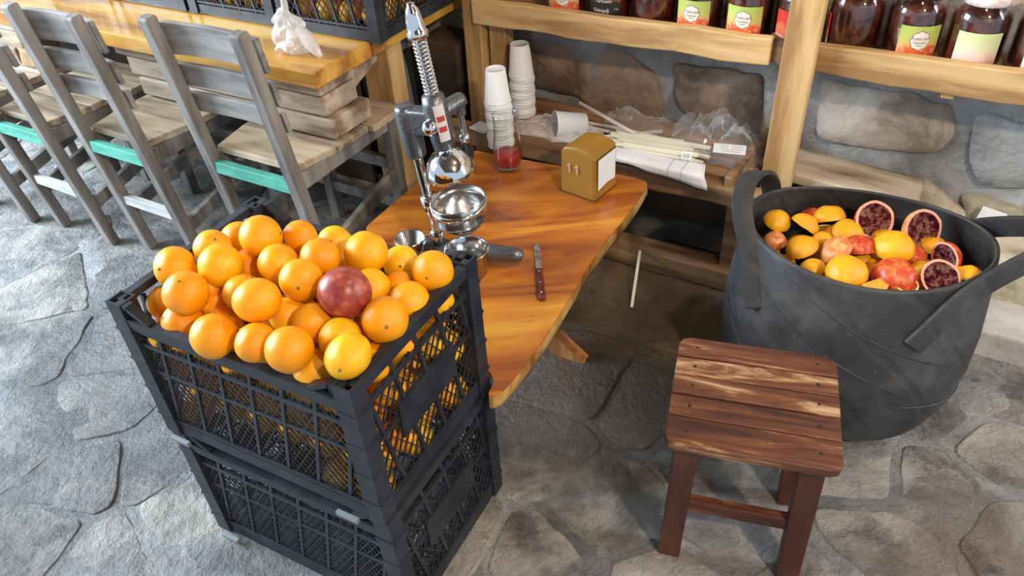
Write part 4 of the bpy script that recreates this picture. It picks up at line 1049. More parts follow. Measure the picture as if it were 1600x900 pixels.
# cast base: two feet running forward plus cross web
mb = MB()
for f in (V((cos(radians(-22)), sin(radians(-22)), 0))*0.205, V((cos(radians(-85)), sin(radians(-85)), 0))*0.16, V((cos(radians(150)), sin(radians(150)), 0))*0.06):
    mb.tube([V((0, 0, HB)), V((f.x*0.5, f.y*0.5, HB+0.004)), V((f.x*0.9, f.y*0.9, HB)), V((f.x*0.98, f.y*0.98, HB-0.002)), V((f.x, f.y, HB-0.004))], [0.022, 0.021, 0.017, 0.014, 0.006], 14)
mb.build('base', HAMMER, jr)
mb = MB(); mb.lathe([(0, 0), (0.030, 0), (0.030, 0.022), (0.024, 0.032), (0.019, 0.036)], 20); mb.build('base_socket', HAMMER, jr)
mb = MB(); mb.tube([(0, 0, 0.02), (0, 0, 0.345)], 0.0115, 20); mb.build('column', CHROME, jr)
mb = MB(); mb.lathe([(0.0118, 0.035), (0.0165, 0.035), (0.0165, 0.075), (0.0118, 0.077)], 20); mb.build('collar', CHROME, jr)
# head casting
mb = MB(); MA = Matrix.Rotation(radians(-30), 4, 'Z')
mb.lathe([(0, 0.268), (0.022, 0.270), (0.024, 0.30), (0.024, 0.375), (0.020, 0.39), (0, 0.392)], 20)
mb.box((0.040, 0, 0.358), (0.085, 0.036, 0.055), MA)
hd = mb.build('head', HAMMER, jr, 0.006, 3)
mb = MB(); mb.lathe([(0.0, 0.30), (0.024, 0.302), (0.026, 0.33), (0.026, 0.40), (0.022, 0.418), (0, 0.42)], 20, Matrix.Translation(AX)); mb.build('guide_sleeve', HAMMER, jr)
# badge on the sleeve
mb = MB(); mb.lathe([(0.0265, 0.325), (0.0265, 0.405)], 8, Matrix.Translation(AX), True, radians(-95), radians(-45)); bdg = mb.build('badge', plain('badge_white', (0.66, 0.62, 0.62), 0.3), jr)
for i, z in enumerate((0.352, 0.375)):
    mb = MB(); mb.lathe([(0.0269, z-0.006), (0.0269, z+0.006)], 6, Matrix.Translation(AX), True, radians(-88), radians(-52)); mb.build('badge_mark', plain('badge_red', (0.45, 0.05, 0.05), 0.4), bdg)
# cross shaft with lever: boss, then cast arm out to the back right, rod hanging from it
sh0 = AX+V((0, 0, 0.375)); sd = V((cos(radians(38)), sin(radians(38)), 0.10)).normalized()
mb = MB(); mb.tube([sh0-sd*0.0, sh0+sd*0.015, sh0+sd*0.062, sh0+sd*0.070, sh0+sd*0.074], [0.020, 0.019, 0.017, 0.014, 0.005], 16); mb.build('lever_boss', HAMMER, jr)
e0 = sh0+sd*0.056
mb = MB(); mb.tube([e0+V((0, 0, 0.0)), e0+V((0.0, 0.0, -0.03))], [0.013, 0.012], 14); mb.build('lever_socket', HAMMER, jr)
mb = MB(); mb.tube([e0+V((0, 0, -0.028)), e0+V((-0.003, 0.004, -0.085))], 0.0065, 12); lv = mb.build('lever', CHROME, jr)
mb = MB(); mb.lathe([(0.0065, -0.012), (0.011, -0.010), (0.011, 0.006), (0.0065, 0.008)], 14, Matrix.Translation(e0+V((-0.003, 0.004, -0.085)))); mb.build('lever_ring', CHROME, lv)
g0 = e0+V((-0.003, 0.004, -0.09)); mb = MB(); mb.tube([g0, g0+V((0, 0.003, -0.03)), g0+V((-0.016, 0.012, -0.09)), g0+V((-0.017, 0.013, -0.10))], [0.010, 0.014, 0.013, 0.006], 14); mb.build('handle_grip', plain('black_grip', (0.014, 0.014, 0.015), 0.4), lv)
k0 = AX+V((0, 0, 0.358)); kd = V((cos(radians(-128)), sin(radians(-128)), 0.05))
mb = MB(); prof_k = [(0, 0.046), (0.009, 0.044), (0.015, 0.037), (0.017, 0.028), (0.015, 0.018), (0.010, 0.012), (0.010, 0.0)]
mb.lathe(prof_k, 18, Matrix.Translation(k0) @ kd.to_track_quat('Z', 'Y').to_matrix().to_4x4()); mb.build('shaft_knob', CHROME, jr)
# rack with return spring and cap
mb = MB(); mb.tube([AX+V((0, 0, 0.25)), AX+V((0, 0, 0.56))], 0.0085, 14); mb.build('rack', STEEL, jr)
turns = 15; pts = []
for i in range(turns*14+1):
    t = i/(turns*14); aa = 2*pi*turns*t; pts.append(AX+V((0.0135*cos(aa), 0.0135*sin(aa), 0.420+0.118*t)))
mb = MB(); mb.tube(pts, 0.0022, 6); mb.build('spring', CHROME, jr)
mb = MB(); mb.lathe([(0, 0.604), (0.006, 0.603), (0.008, 0.597), (0.013, 0.590), (0.0165, 0.572), (0.018, 0.552), (0.0215, 0.548), (0.0215, 0.538), (0.0, 0.536)], 20, Matrix.Translation(AX)); mb.build('cap', CHROME, jr)
# press cone
mb = MB(); mb.lathe([(0.012, 0.325), (0.013, 0.295), (0.019, 0.290), (0.034, 0.283), (0.046, 0.268), (0.053, 0.250), (0.0555, 0.236), (0.054, 0.236), (0.050, 0.25), (0.040, 0.268), (0.015, 0.282), (0, 0.285)], 32, Matrix.Translation(AX)); mb.build('press_cone', CHROME, jr)
# juice bowl with strainer dome
mb = MB(); mb.lathe([(0.010, 0.082), (0.022, 0.086), (0.035, 0.096), (0.046, 0.107), (0.049, 0.118), (0.058, 0.120), (0.0595, 0.124), (0.0575, 0.128), (0.060, 0.150), (0.0625, 0.170), (0.0605, 0.171), (0.058, 0.150), (0.055, 0.130), (0.03, 0.122), (0, 0.120)], 36, Matrix.Translation(AX)); bw = mb.build('juice_bowl', plain('bowl_steel', (0.58, 0.57, 0.56), 0.22, metal=1.0), jr)
mb = MB(); dome = [(0.047, 0.128), (0.040, 0.142), (0.031, 0.155), (0.021, 0.163), (0.019, 0.170), (0.012, 0.177), (0, 0.179)]
mb.lathe(dome, 28, Matrix.Translation(AX)); st = mb.build('strainer', plain('satin_steel', (0.60, 0.58, 0.55), 0.36, metal=0.9), jr)
for ring, (r, z, k) in enumerate(((0.0420, 0.1385, 14), (0.0335, 0.1518, 11))):
    for i in range(k):
        aa = 2*pi*i/k; mb = MB() if (i == 0 and ring == 0) else mb
        mb.lathe([(0, 0.0012), (0.0018, 0.0006), (0.0018, -0.001)], 6, Matrix.Translation(AX+V((r*cos(aa), r*sin(aa), z))) @ V((cos(aa), sin(aa), 1.0)).to_track_quat('Z', 'Y').to_matrix().to_4x4())
rr = random.Random(2)
for i in range(26):
    aa = rr.uniform(0, 6.28); q = sqrt(rr.random())*0.015
    mb.lathe([(0, 0.0012), (0.0012, 0.0006), (0.0012, -0.001)], 5, Matrix.Translation(AX+V((q*cos(aa), q*sin(aa), 0.1792-34*q*q))))
ho = mb.build('strainer_holes', HOLE, st); ho['kind'] = 'stuff'
mb = MB()
for i in range(9):
    aa = rr.uniform(0, 6.28); mb.lathe(uvsphere(0.0055, 8, 6, 0.6), 8, Matrix.Translation(AX+V((0.049*cos(aa), 0.049*sin(aa), 0.132))))
pr_ = mb.build('pomegranate_residue', plain('red_residue', (0.35, 0.02, 0.03), 0.25), bw); pr_['kind'] = 'stuff'
mb = MB(); mb.lathe([(0.062, 0.148), (0.0645, 0.148), (0.0645, 0.160), (0.062, 0.160)], 36, Matrix.Translation(AX)); mb.bar((0.012, -0.004, 0.150), tuple(AX*0.25+V((0, 0, 0.150))), 0.02, 0.02, (0, 0, 1)); mb.lathe([(0.012, 0.135), (0.0185, 0.135), (0.0185, 0.168), (0.012, 0.168)], 20); mb.build('bowl_ring', CHROME, jr)

# steel cup under the press and the little strainer cup ------------------------------------
cp = pz(729, 388, ZT+0.105)
t = tag(empty('steel_cup', (cp.x, cp.y, ZT+0.036)), 'open steel cup with juice residue, standing under the citrus press bowl', 'cup')
mb = MB(); mb.lathe([(0, 0.0), (0.036, 0.0), (0.040, 0.004), (0.0475, 0.066), (0.0495, 0.068), (0.0485, 0.070), (0.046, 0.067), (0.039, 0.022)], 36); mb.build('wall', STEEL, t)
mb = MB(); mb.lathe([(0.039, 0.022), (0.025, 0.020), (0, 0.020)], 32); mb.build('bottom', noisy('wet_steel', [(0.35, (0.22, 0.23, 0.25)), (0.7, (0.42, 0.43, 0.45))], 60, (1, 1, 1), 0.3, 0.3, metal=0.8), t)
fc = pz(640, 372, ZT+0.062)
t = tag(empty('steel_funnel_cup', (fc.x, fc.y, ZT+0.001)), 'small steel funnel cup with curled lip, left of the press column', 'funnel cup')
mb = MB(); mb.lathe([(0, 0), (0.018, 0), (0.020, 0.004), (0.019, 0.018), (0.024, 0.026), (0.026, 0.034), (0.0345, 0.058), (0.037, 0.060), (0.036, 0.0625), (0.033, 0.061), (0.024, 0.036), (0, 0.030)], 30); mb.build('bowl', STEEL, t)
mb = MB(); mb.tube([(0.034, 0.006, 0.059), (0.043, 0.010, 0.060), (0.046, 0.014, 0.056)], [0.004, 0.004, 0.003], 8); mb.build('lug', STEEL, t)

# glass with pomegranate juice --------------------------------------------------------------
gp = pz(795, 262, ZT)
t = tag(empty('juice_glass', (gp.x, gp.y, ZT+0.0005)), 'tall clear glass with a little red pomegranate juice left, on the low table', 'glass')
GO = [(0, 0), (0.030, 0), (0.034, 0.004), (0.038, 0.022), (0.0405, 0.040), (0.0395, 0.065), (0.036, 0.10), (0.0345, 0.13), (0.0355, 0.152), (0.037, 0.162)]
GI = [(0.0362, 0.162), (0.0346, 0.152), (0.0336, 0.13), (0.0350, 0.10), (0.0384, 0.065), (0.0393, 0.040), (0.0366, 0.022), (0.031, 0.013), (0, 0.012)]
mb = MB(); mb.lathe(GO+GI, 40); mb.build('body', GLASS, t)
mb = MB(); mb.lathe([(0, 0.0125), (0.0306, 0.0135), (0.0355, 0.022), (0.0380, 0.040), (0.0379, 0.046), (0.0374, 0.047), (0, 0.047)], 36)
JUI = plain('pomegranate_juice', (0.40, 0.012, 0.03), 0.15); mb.build('juice', JUI, t)

# napkin dispenser ---------------------------------------------------------------------------
d0, d1, d2 = pz(874, 298, ZT), pz(928, 317, ZT), pz(965, 290, ZT)
dw, dd = (d1-d0).length, (d2-d1).length; da = atan2((d1-d0).y, (d1-d0).x)
dc = (d0+d2)/2
GOLD = noisy('gold_plastic', [(0.3, (0.29, 0.145, 0.018)), (0.7, (0.34, 0.175, 0.024))], 8, (1, 1, 1), 0.36, 0.03, 80)
t = tag(empty('napkin_dispenser', (dc.x, dc.y, ZT+0.0005), da), 'gold plastic napkin dispenser with the number 11, on the low table', 'napkin dispenser')
w, d, h = dw*0.98, dd*0.98, 0.128
mb = MB(); pro = [(-w/2, 0.004), (-w/2*0.97, 0.118)]
arc = [(-w/2*0.95*cos(pi*i/10), 0.118+0.020*sin(pi*i/10)**0.8) for i in range(11)]
poly = [(-w/2, 0.0), (w/2, 0.0)] + [(-x, z) for x, z in arc]
vs_ = [(x, -d/2, z) for x, z in poly] + [(x, d/2, z) for x, z in poly]; n = len(poly)
mb.add(vs_, [tuple(range(n)), tuple(range(2*n-1, n-1, -1))] + [(i, n+i, n+(i+1) % n, (i+1) % n) for i in range(n)])
mb.build('body', GOLD, t, 0.006, 3)
mb = MB(); mb.box((0, 0, 0.002), (w*1.01, d*1.01, 0.004)); mb.build('foot', plain('dispenser_foot', (0.10, 0.05, 0.01), 0.5), t)
# opening with napkins on the +x face
mb = MB(); poly = [(-d*0.36, 0.026), (-d*0.20, 0.030), (d*0.05, 0.034), (d*0.40, 0.030), (d*0.40, 0.116), (-d*0.36, 0.114)]
vs_ = [(w/2-0.004, y, z) for y, z in poly]+[(w/2+0.0012, y, z) for y, z in poly]; n = len(poly)
mb.add(vs_, [tuple(range(n))[::-1], tuple(range(n, 2*n))]+[(i, (i+1) % n, n+(i+1) % n, n+i) for i in range(n)]); mb.build('napkins', WHITE, t)
mb = MB(); q = [(y*1.06, 0.071+(z-0.071)*1.06) for y, z in poly]; vs_ = [(w/2-0.004, y, z) for y, z in q]+[(w/2+0.0006, y, z) for y, z in q]
mb.add(vs_, [tuple(range(n))[::-1], tuple(range(n, 2*n))]+[(i, (i+1) % n, n+(i+1) % n, n+i) for i in range(n)]); mb.build('opening_frame', plain('dispenser_edge', (0.09, 0.045, 0.01), 0.5), t)
DIG = plain('copper_digit', (0.62, 0.36, 0.27), 0.3, metal=0.3)
for k, x in enumerate((-w*0.24, -w*0.02)):
    mb = MB(); one = [(0.001, 0.0), (0.0065, 0.0), (0.0065, 0.026), (0.002, 0.026), (-0.0045, 0.0205), (-0.0045, 0.0165), (0.001, 0.0195)]
    vs_ = [(x+a_, -d/2-0.004, 0.066-0.0*k+z) for a_, z in one]+[(x+a_, -d/2+0.001, 0.066+z) for a_, z in one]; n = len(one)
    mb.add(vs_, [tuple(range(n)), tuple(range(2*n-1, n-1, -1))]+[(i, n+i, n+(i+1) % n, (i+1) % n) for i in range(n)])
    o = mb.build('digit_one', DIG, t, 0.0006); o['label'] = 'raised copper coloured digit 1'

# knife ---------------------------------------------------------------------------------------
k0, k1 = pz(847, 472, ZT), pz(838, 383, ZT); kv = (k1-k0); KL = kv.length
t = tag(empty('steak_knife', (k0.x, k0.y, ZT+0.001), atan2(kv.y, kv.x)), 'serrated knife with brown riveted wooden handle lying on the low table', 'knife')
KH = KL*0.50
hp = [(0, -0.004), (0.004, -0.010), (0.014, -0.0105), (0.028, -0.0075), (KH*0.55, -0.0095), (KH*0.85, -0.0075), (KH, -0.010), (KH, 0.009), (KH*0.7, 0.008), (KH*0.35, 0.0065), (0.018, 0.009), (0.006, 0.008), (0, 0.003)]
mb = MB(); mb.prism(hp, 0.0, 0.013); kh = mb.build('handle', noisy('knife_handle_wood', [(0.3, (0.085, 0.012, 0.008)), (0.7, (0.16, 0.028, 0.014))], 20, (1, 5, 5), 0.3, 0.1), t, 0.003, 3)
for x in (0.018, KH*0.5, KH*0.88):
    mb = MB(); mb.lathe([(0, 0.0142), (0.0022, 0.0138), (0.0026, 0.0128)], 10, Matrix.Translation((x, 0, 0))); mb.build('rivet', STEEL, kh)
bl = [(KH-0.002, -0.008)]
for i in range(9): bl += [(KH+0.012+i*0.007, -0.0085), (KH+0.0155+i*0.007, -0.0070)]
bl += [(KL-0.012, -0.006), (KL, 0.002), (KL-0.01, 0.0065), (KH, 0.007)]
mb = MB(); mb.prism(bl, 0.005, 0.0066); mb.build('blade', noisy('smeared_steel', [(0.4, (0.30, 0.28, 0.25)), (0.65, (0.55, 0.53, 0.49))], 60, (1, 1, 1), 0.3, 0.1, metal=0.9), t)

# ------------------------------------------------------------------ things on the low bench shelf
ZL_ = ZL+0.0005
cupm = MB(); cupm.lathe([(0, 0.003), (0.0255, 0.003), (0.026, 0.0), (0.0275, 0.0), (0.0365, 0.090), (0.0385, 0.0905), (0.039, 0.0925), (0.038, 0.0945), (0.036, 0.094), (0.0352, 0.091), (0.026, 0.006), (0, 0.0055)], 28)
CUP = cupm.mesh('paper_cup'); CUP.materials.append(WHITE)
def cup(loc, rot, label, group=None):
    o = link('paper_cup', CUP); o.location = loc; o.rotation_euler = rot; return tag(o, label, 'paper cup', group)
def stack(px, py, num, pitch, nm, tip):
    b = pz(px, py, ZL_); b.z = ZL_
    for i in range(num):
        last = i == num-1
        cup(b+V((0.0015*sin(i*1.3), 0.0015*cos(i*1.7), 0.0945+i*pitch)), (pi, 0, i*0.7), ('topmost upside-down white paper cup of the '+nm) if last else ('upside-down white paper cup within the '+nm), 'paper cups of the '+nm)
stack(783, 226, 20, 0.0072, 'stack behind the juice glass', 0)
stack(818, 178, 19, 0.0072, 'taller stack by the shelf post', 0)
lc = pz(890, 190, ZL_+0.045); ldir = atan2(WD.y, WD.x)
cup(V((lc.x, lc.y, ZL_+0.042))+V((0.047, 0.008, -0.008)), (0, radians(90-7), pi+radians(10)), 'white paper cup lying on its side on the low bench shelf')
bpy.context.view_layer.update()
# wrapped straws: a loose bunch lying along the shelf
rr = random.Random(9)
sm = MB(); sm.box((0, 0, 0), (0.21, 0.011, 0.006)); STRAW = sm.mesh('wrapped_straw'); STRAW.materials.append(CREAM)
sm = MB(); sm.box((0, 0, 0), (0.20, 0.010, 0.003)); STRAWW = sm.mesh('wrapped_straw'); STRAWW.materials.append(WHITE)
for i in range(34):
    lay = i//9; s = -0.67+rr.uniform(-.035, .06); n = 1.805+0.011*(i % 9)+rr.uniform(-.004, .004)
    o = link('wrapped_straw', STRAW); o.location = wp(s, n, ZL_+0.004+0.0085*lay+rr.uniform(0, .002)); o.rotation_euler = (rr.uniform(-.15, .15), 0, WA+radians(rr.uniform(-7, 10)))
    tag(o, 'paper-wrapped straw in the cream bunch on the low bench shelf, right of the dispenser', 'straw', 'wrapped straws in the bunch')
for i in range(10):
    s = -0.93+rr.uniform(-.05, .05); n = 1.80+0.014*i+rr.uniform(-.004, .004)
    o = link('wrapped_straw', STRAWW); o.location = wp(s, n, ZL_+0.004+rr.uniform(0, .003)); o.rotation_euler = (rr.uniform(-.2, .2), rr.uniform(-.015, .015), WA+radians(rr.uniform(-14, 14)))
    tag(o, 'white-wrapped straw scattered on the low bench shelf behind the dispenser', 'straw', 'scattered white straws')
# two printed white tags on the straw bag
for (px, py), (w_, h_), rz, lab in (((1073, 243), (0.028, 0.022), 8, 'small white barcode tag beside the straws'), ((1140, 233), (0.085, 0.028), 12, 'long white printed tag on the clear bag')):
    p = pz(px, py, ZL+0.04); t = tag(empty('paper_tag', p, WA+radians(rz)), lab, 'tag'); t.rotation_euler.x = radians(35)
    mb = MB(); mb.box((0, 0, 0), (w_, h_, 0.0008)); mb.build('paper', WHITE, t)
    mb = MB()
    if w_ < 0.05:
        for i in range(9): mb.box((-0.009+i*0.0022, -0.002, 0.0006), (0.0006+0.0007*(i % 3 == 0), 0.013, 0.0003))
    else:
        for i in range(3): mb.box((0.005, 0.007-i*0.007, 0.0006), (w_*(0.7-0.15*(i == 2)), 0.0014, 0.0003))
    mb.build('print', plain('grey_print', (0.22, 0.22, 0.24), 0.6), t)
# crumpled clear film bags
def crumple(name, label, corners, z0, amp, mat, seed, nu=26, nv=20, cat='plastic bag', freq=14.0):
    """crumpled sheet over four (s, n) corners"""
    a, b, c, d = corners; m = MB(); vs = []
    for j in range(nv+1):
        for i in range(nu+1):
            u, v = i/nu, j/nv
            s = (a[0]*(1-u)+b[0]*u)*(1-v)+(d[0]*(1-u)+c[0]*u)*v; n = (a[1]*(1-u)+b[1]*u)*(1-v)+(d[1]*(1-u)+c[1]*u)*v
            e = (sin(pi*u)*sin(pi*v))**0.5 if 0 < u < 1 and 0 < v < 1 else 0
            q = V((s*freq, n*freq, seed)); k = abs(noise.noise(q))+0.5*abs(noise.noise(q*2.3))+0.3*abs(noise.noise(q*5))
            w = noise.noise_vector(q*1.7)*0.012
            vs.append((s+w.x, n+w.y, z0+e*amp*(0.35+1.3*k)))
    fs = [(j*(nu+1)+i, j*(nu+1)+i+1, (j+1)*(nu+1)+i+1, (j+1)*(nu+1)+i) for j in range(nv) for i in range(nu)]
    m.add(vs, fs, False); o = m.build(name, mat); o.matrix_world = Euler((0, 0, WA)).to_matrix().to_4x4(); return tag(o, label, cat)
crumple('clear_bag', 'crumpled clear plastic bag at the right end of the low bench shelf', ((-0.62, 1.83), (-0.38, 1.84), (-0.40, 2.03), (-0.66, 2.03)), ZL+0.004, 0.085, FILM, 3.3, 34, 26)
crumple('clear_bag', 'crumpled clear straw packet beside the napkin dispenser', ((-0.86, 1.90), (-0.66, 1.91), (-0.62, 2.02), (-0.86, 2.0)), ZL+0.004, 0.05, FILM, 8.3)
crumple('milky_bag', 'white plastic packet spread under the lying paper cup', ((-1.13, 1.79), (-0.82, 1.79), (-0.84, 1.90), (-1.06, 1.94)), ZL+0.002, 0.026, MILKY, 5.1)
# clear plastic spoons leaning at the back
for i, (x0, y0, x1, y1, zz) in enumerate(((905, 160, 1015, 222, 0.08), (930, 215, 1035, 205, 0.03))):
    a, b = pz(x0, y0, ZL+zz), pz(x1, y1, ZL+0.02); m = MB(); m.ribbon([a, a.lerp(b, .5), b], [(0, 0.6, 0.8)]*3, 0.010, 0.004)
    o = m.build('plastic_stirrer', MILKY); tag(o, 'long clear plastic stirrer leaning behind the lying cup' if i == 0 else 'short clear plastic stirrer lying behind the straw bunch', 'stirrer')
# folded paper napkin hanging over the front beam
STRIPE = None
def stripe_mat():
    m, nt, b = newmat('striped_napkin'); vec = coords(nt, (1, 1, 1), 'Generated', False)
    w = nt.nodes.new('ShaderNodeSeparateXYZ'); nt.links.new(vec, w.inputs[0])
    k = mathn(nt, 'PINGPONG', w.outputs[0], 0.055)
    f = ramp(nt, k, [(0.0, (0.55, 0.58, 0.72)), (0.006, (0.80, 0.80, 0.82))], 'CONSTANT')
    mm = mathn(nt, 'GREATER_THAN', w.outputs[0], 0.60); mm2 = mathn(nt, 'LESS_THAN', w.outputs[0], 0.85)
    col = mix(nt, mathn(nt, 'MULTIPLY', mm, mm2), (0.80, 0.80, 0.82), f); nt.links.new(col, b.inputs['Base Color']); setb(b, rough=0.7); return m
m = MB(); nu, nv = 20, 8; vs_ = []
for j in range(nv+1):
    for i in range(nu+1):
        u, v = i/nu, j/nv; s = -0.80+0.30*u+0.03*v; 
        n = 1.80-0.062*min(1, v*1.6); z = ZL+0.022+0.004*noise.noise(V((u*5, v*4, 1)))-max(0, v-0.6)*0.085*(0.2+u)
        vs_.append((s, n-0.004*noise.noise(V((u*6, v*3, 4))), z))
m.add(vs_, [(j*(nu+1)+i, j*(nu+1)+i+1, (j+1)*(nu+1)+i+1, (j+1)*(nu+1)+i) for j in range(nv) for i in range(nu)], True)
o = m.build('paper_napkin', stripe_mat()); o.matrix_world = Euler((0, 0, WA)).to_matrix().to_4x4(); sol = o.modifiers.new('t', 'SOLIDIFY'); sol.thickness = 0.002
tag(o, 'folded white striped napkin draped over the front beam of the low bench shelf', 'napkin')
m = MB(); m.bar((-1.21, 1.77, ZL+0.012), (-1.15, 1.76, ZL+0.010), 0.05, 0.004, (0, 0, 1)); o = m.build('paper_slip', WHITE); o.matrix_world = Euler((0, 0, WA)).to_matrix().to_4x4()
tag(o, 'small white paper slip on the bench beam left of the juice glass', 'paper')

# straw on the floor, paper behind the bucket, bits
a, b = pz(1000, 392, 0.071), pz(987, 480, 0.012)
m = MB(); m.bar(a, b, 0.008, 0.004, (0, 0, 1)); o = m.build('wrapped_straw', CREAM); tag(o, 'single wrapped straw propped on the base plank, right of the table', 'straw')
p = pn(1545, 345, 2.03); t = m = MB(); m.box((0, 0, 0), (0.06, 0.003, 0.07)); o = m.build('white_paper', WHITE); o.location = (p.x, p.y, 0.235); o.rotation_euler = (radians(-14), radians(12), WA+radians(5)); tag(o, 'white paper scrap propped on the wall footing behind the bucket', 'paper')

# carrier bag on the long table
def bag():
    p = pz(462, 82, TZ); t = MB(); vs = []; nu, nv = 40, 22
    for j in range(nv+1):
        v = j/nv; r = (0.062*sin(pi*min(1, v*1.25)*0.5+0.35)*(1-v)**0.55+0.004); z = 0.115*v**1.1
        for i in range(nu):
            aa = 2*pi*i/nu; k = 1+0.5*noise.noise(V((cos(aa)*1.8, sin(aa)*1.8, v*4+2)))+0.35*noise.noise(V((cos(aa)*4, sin(aa)*4, v*7)))
            vs.append((r*1.15*k*cos(aa)-0.012*v, r*0.8*k*sin(aa), z+0.006*noise.noise(V((aa, v*6, 3)))*(v > 0.05)))
    fs = [(j*nu+i, j*nu+(i+1) % nu, (j+1)*nu+(i+1) % nu, (j+1)*nu+i) for j in range(nv) for i in range(nu)] + [tuple(range(nu))[::-1], tuple(range(nv*nu, nv*nu+nu))]
    t.add(vs, fs, False); r = tag(empty('carrier_bag', (p.x, p.y, TZ+0.001), WA), 'small knotted whitish carrier bag on the corner of the long table', 'plastic bag')
    t.build('pouch', MILKY, r)
    m = MB(); m.tube([(-0.01, 0, 0.09), (0.0, 0, 0.12), (0.002, 0.0, 0.15), (-0.002, 0.0, 0.168)], [0.014, 0.009, 0.008, 0.011], 10); m.build('knot_handle', MILKY, r)
    m = MB(); m.tube([(0.03, 0.0, 0.055), (0.06, -0.005, 0.045), (0.085, -0.01, 0.020), (0.10, -0.012, 0.008)], [0.022, 0.02, 0.014, 0.007], 10); m.build('handle_flap', MILKY, r)
bag()

# ------------------------------------------------------------------ jars on the upper shelf
CONT = noisy('dark_red_preserve', [(0.3, (0.030, 0.004, 0.003)), (0.55, (0.075, 0.010, 0.006)), (0.8, (0.16, 0.035, 0.015))], 22, (1, 1, 1), 0.35, 0.4, 30)
JG = glass('jar_glass', (0.95, 0.93, 0.92))
LIDW = noisy('lid_white', [(0.35, (0.62, 0.48, 0.44)), (0.6, (0.80, 0.74, 0.70))], 40, (1, 1, 1), 0.4, 0.05)
LIDD = plain('lid_dark', (0.05, 0.012, 0.012), 0.35)
JR = 0.0605
def label_mat(name, kind):
    m, nt, b = newmat(name); tc = nt.nodes.new('ShaderNodeTexCoord'); sp = nt.nodes.new('ShaderNodeSeparateXYZ'); nt.links.new(tc.outputs['Generated'], sp.inputs[0])
    vo = nt.nodes.new('ShaderNodeTexVoronoi'); nt.links.new(tc.outputs['Object'], vo.inputs['Vector']); vo.inputs['Scale'].default_value = 55
    z = sp.outputs[2]
    zz = mathn(nt, 'ADD', z, mathn(nt, 'MULTIPLY', mathn(nt, 'SUBTRACT', noisetex(nt, tc.outputs['Object'], 40, 2), 0.5), 0.5))
    if kind == 'green':
        col = ramp(nt, zz, [(0.0, (0.62, 0.06, 0.02)), (0.30, (0.70, 0.12, 0.03)), (0.42, (0.68, 0.42, 0.16)), (0.62, (0.55, 0.55, 0.14)), (1.0, (0.42, 0.56, 0.12))])
        rd = ramp(nt, vo.outputs['Distance'], [(0.25, (1, 1, 1)), (0.40, (0, 0, 0))])
        low = ramp(nt, z, [(0.32, (0.85, 0.85, 0.85)), (0.48, (0, 0, 0))])
        col = mix(nt, mix(nt, 1.0, rd, low, 'MULTIPLY'), col, (0.80, 0.32, 0.20))
    elif kind == 'pale':
        col = ramp(nt, zz, [(0.0, (0.70, 0.36, 0.28)), (0.35, (0.74, 0.55, 0.48)), (0.55, (0.66, 0.68, 0.42)), (1.0, (0.60, 0.70, 0.34))])
    elif kind == 'red':
        col = ramp(nt, zz, [(0.0, (0.70, 0.62, 0.55)), (0.22, (0.62, 0.12, 0.05)), (0.45, (0.62, 0.16, 0.06)), (0.55, (0.64, 0.03, 0.02)), (1.0, (0.60, 0.03, 0.02))])
    else:
        col = ramp(nt, zz, [(0.0, (0.012, 0.012, 0.014)), (0.6, (0.02, 0.02, 0.02)), (0.75, (0.35, 0.10, 0.06)), (1.0, (0.55, 0.45, 0.35))])
    nt.links.new(col, b.inputs['Base Color']); setb(b, rough=0.4); return m
LM = {k: label_mat('label_'+k, k) for k in ('green', 'pale', 'red', 'dark')}
INK = plain('label_ink', (0.10, 0.06, 0.05), 0.6); INKW = plain('label_white_ink', (0.72, 0.72, 0.70), 0.5); BADGE = plain('label_badge', (0.78, 0.74, 0.66), 0.5); BADR = plain('badge_rim', (0.20, 0.10, 0.06), 0.5)
def on_cyl(x, z, r): a = x/r - pi/2; return (r*cos(a), r*sin(a), z)
def decal(poly_fs, r, parent, name, mat):
    m = MB(); vs, fs = poly_fs; m.add([on_cyl(x, z, r) for x, z in vs], fs, True); return m.build(name, mat, parent)
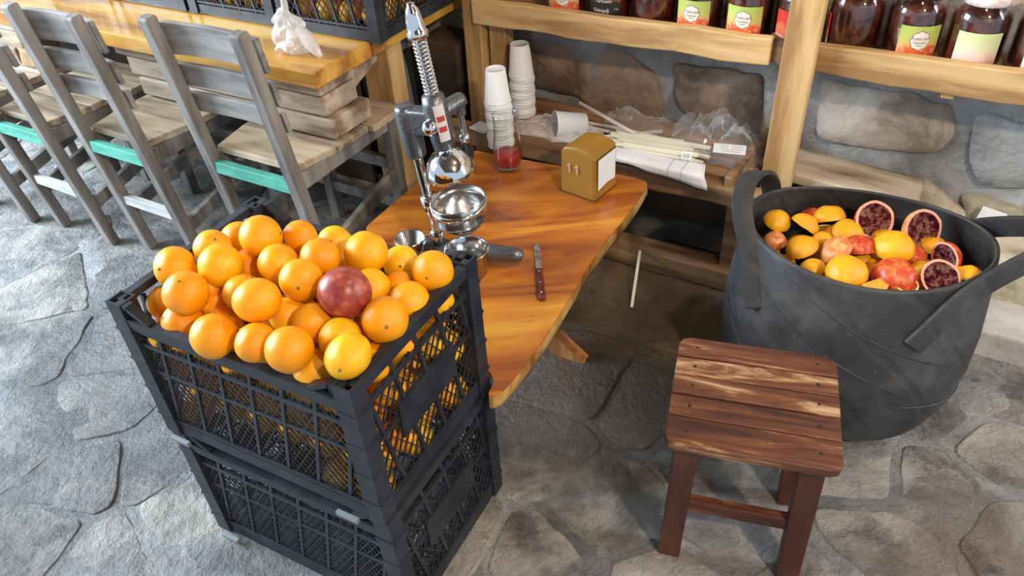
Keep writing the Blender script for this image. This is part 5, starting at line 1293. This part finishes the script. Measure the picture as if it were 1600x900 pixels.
def jar(s, label, kind, lid, turn=0.0, hgt=1.0):
    t = tag(wroot('preserve_jar', s, 1.978, ZB, radians(turn)), label, 'jar', 'jars on the upper shelf')
    o_ = [(0, 0), (0.050, 0), (0.058, 0.004), (JR, 0.012), (JR, 0.100), (0.0575, 0.116), (0.047, 0.130), (0.043, 0.134), (0.043, 0.142)]
    i_ = [(0.0405, 0.142), (0.0405, 0.134), (0.045, 0.128), (0.0552, 0.114), (JR-0.0025, 0.100), (JR-0.0025, 0.012), (0.056, 0.006), (0, 0.005)]
    m = MB(); m.lathe(o_+i_, 36); m.build('glass', JG, t)
    m = MB(); m.lathe([(0, 0.0055), (0.055, 0.0065), (JR-0.003, 0.0125), (JR-0.003, 0.100), (0.0545, 0.113), (0.046, 0.121), (0, 0.122)], 32); m.build('contents', CONT, t)
    m = MB(); m.lathe([(0.0445, 0.132), (0.047, 0.133), (0.047, 0.146), (0.045, 0.149), (0, 0.149)], 32); m.build('lid', LIDW if lid else LIDD, t)
    if kind is None: return t
    r = JR+0.0006; w = 0.094 if kind != 'red' else 0.06; z0, z1 = 0.010, 0.082
    k = 14; vs = [(-w/2+w*i/k, z) for z in (z0, z1) for i in range(k+1)]
    lb_ = decal((vs, [(i, i+1, k+2+i, k+1+i) for i in range(k)]), r, t, 'label', LM[kind])
    def txt(s_, size, x, z, mat, nm='lettering'):
        v_, f_ = text_verts(s_, size); decal(([(x+a_, z+b__) for a_, b__, _ in v_], f_), r+0.0009, lb_, nm, mat)
    if kind == 'green':
        for rad, q, mt in ((0.0215, 0.0003, BADR), (0.0200, 0.0006, BADGE)):
            pts = [(rad*(1+0.06*cos(8*pi*2*i/32))*cos(2*pi*i/32), 0.050+rad*(1+0.06*cos(8*pi*2*i/32))*sin(2*pi*i/32)) for i in range(32)]
            vv = [(0, 0.05)]+[(x*kk, 0.05+(z-0.05)*kk) for kk in (0.2, 0.4, 0.6, 0.8, 1.0) for x, z in pts]
            ff = [(0, 1+i, 1+(i+1) % 32) for i in range(32)]+[(1+g*32+i, 1+g*32+(i+1) % 32, 33+g*32+(i+1) % 32, 33+g*32+i) for g in range(4) for i in range(32)]
            decal((vv, ff), r+q, lb_, 'badge', mt)
        txt('TURKUAM', 0.0082, 0, 0.054, INK); txt('Domates', 0.0075, 0, 0.0455, INK); txt('Salçası', 0.0055, 0, 0.0395, INK)
    elif kind == 'dark':
        txt('Turkuam', 0.013, 0.0, 0.055, INKW); txt('Gelengağ', 0.012, -0.006, 0.030, INKW); txt('1 kg', 0.007, 0.036, 0.034, INKW)
    elif kind == 'red':
        m = MB()
        for i in range(11): decal(([(0.006+i*0.0017, 0.012), (0.0067+i*0.0017+0.0005*(i % 3 == 0), 0.012), (0.0067+i*0.0017+0.0005*(i % 3 == 0), 0.024), (0.006+i*0.0017, 0.024)], [(0, 1, 2, 3)]), r+0.0004, lb_, 'barcode_line', INK)
    return t
jar(-0.995, 'jar with orange-red label edge, left of the black-labelled jar', 'green', False, 14)
jar(-0.862, 'jar with black label and white lettering', 'dark', False, 4)
jar(-0.735, 'dark jar without front label, right of the black-labelled one', None, False)
jar(-0.610, 'jar with green and red tomato label, left of its twin', 'green', False, -2)
jar(-0.482, 'jar with green and red tomato label, right of its twin', 'green', False, 2)
jar(-0.355, 'jar with red label and barcode, half hidden by the shelf post', 'red', False, -22)
jar(-0.228, 'dark jar just right of the shelf post, its label turned away', 'red', False, -85)
jar(-0.100, 'jar with tomato label turned to the right, left of the white-lidded jar', 'green', False, 22)
jar(0.030, 'white-lidded jar with faded pale label', 'pale', True, 8)
jar(0.160, 'white-lidded jar with pale label at the right edge', 'pale', True, 14)
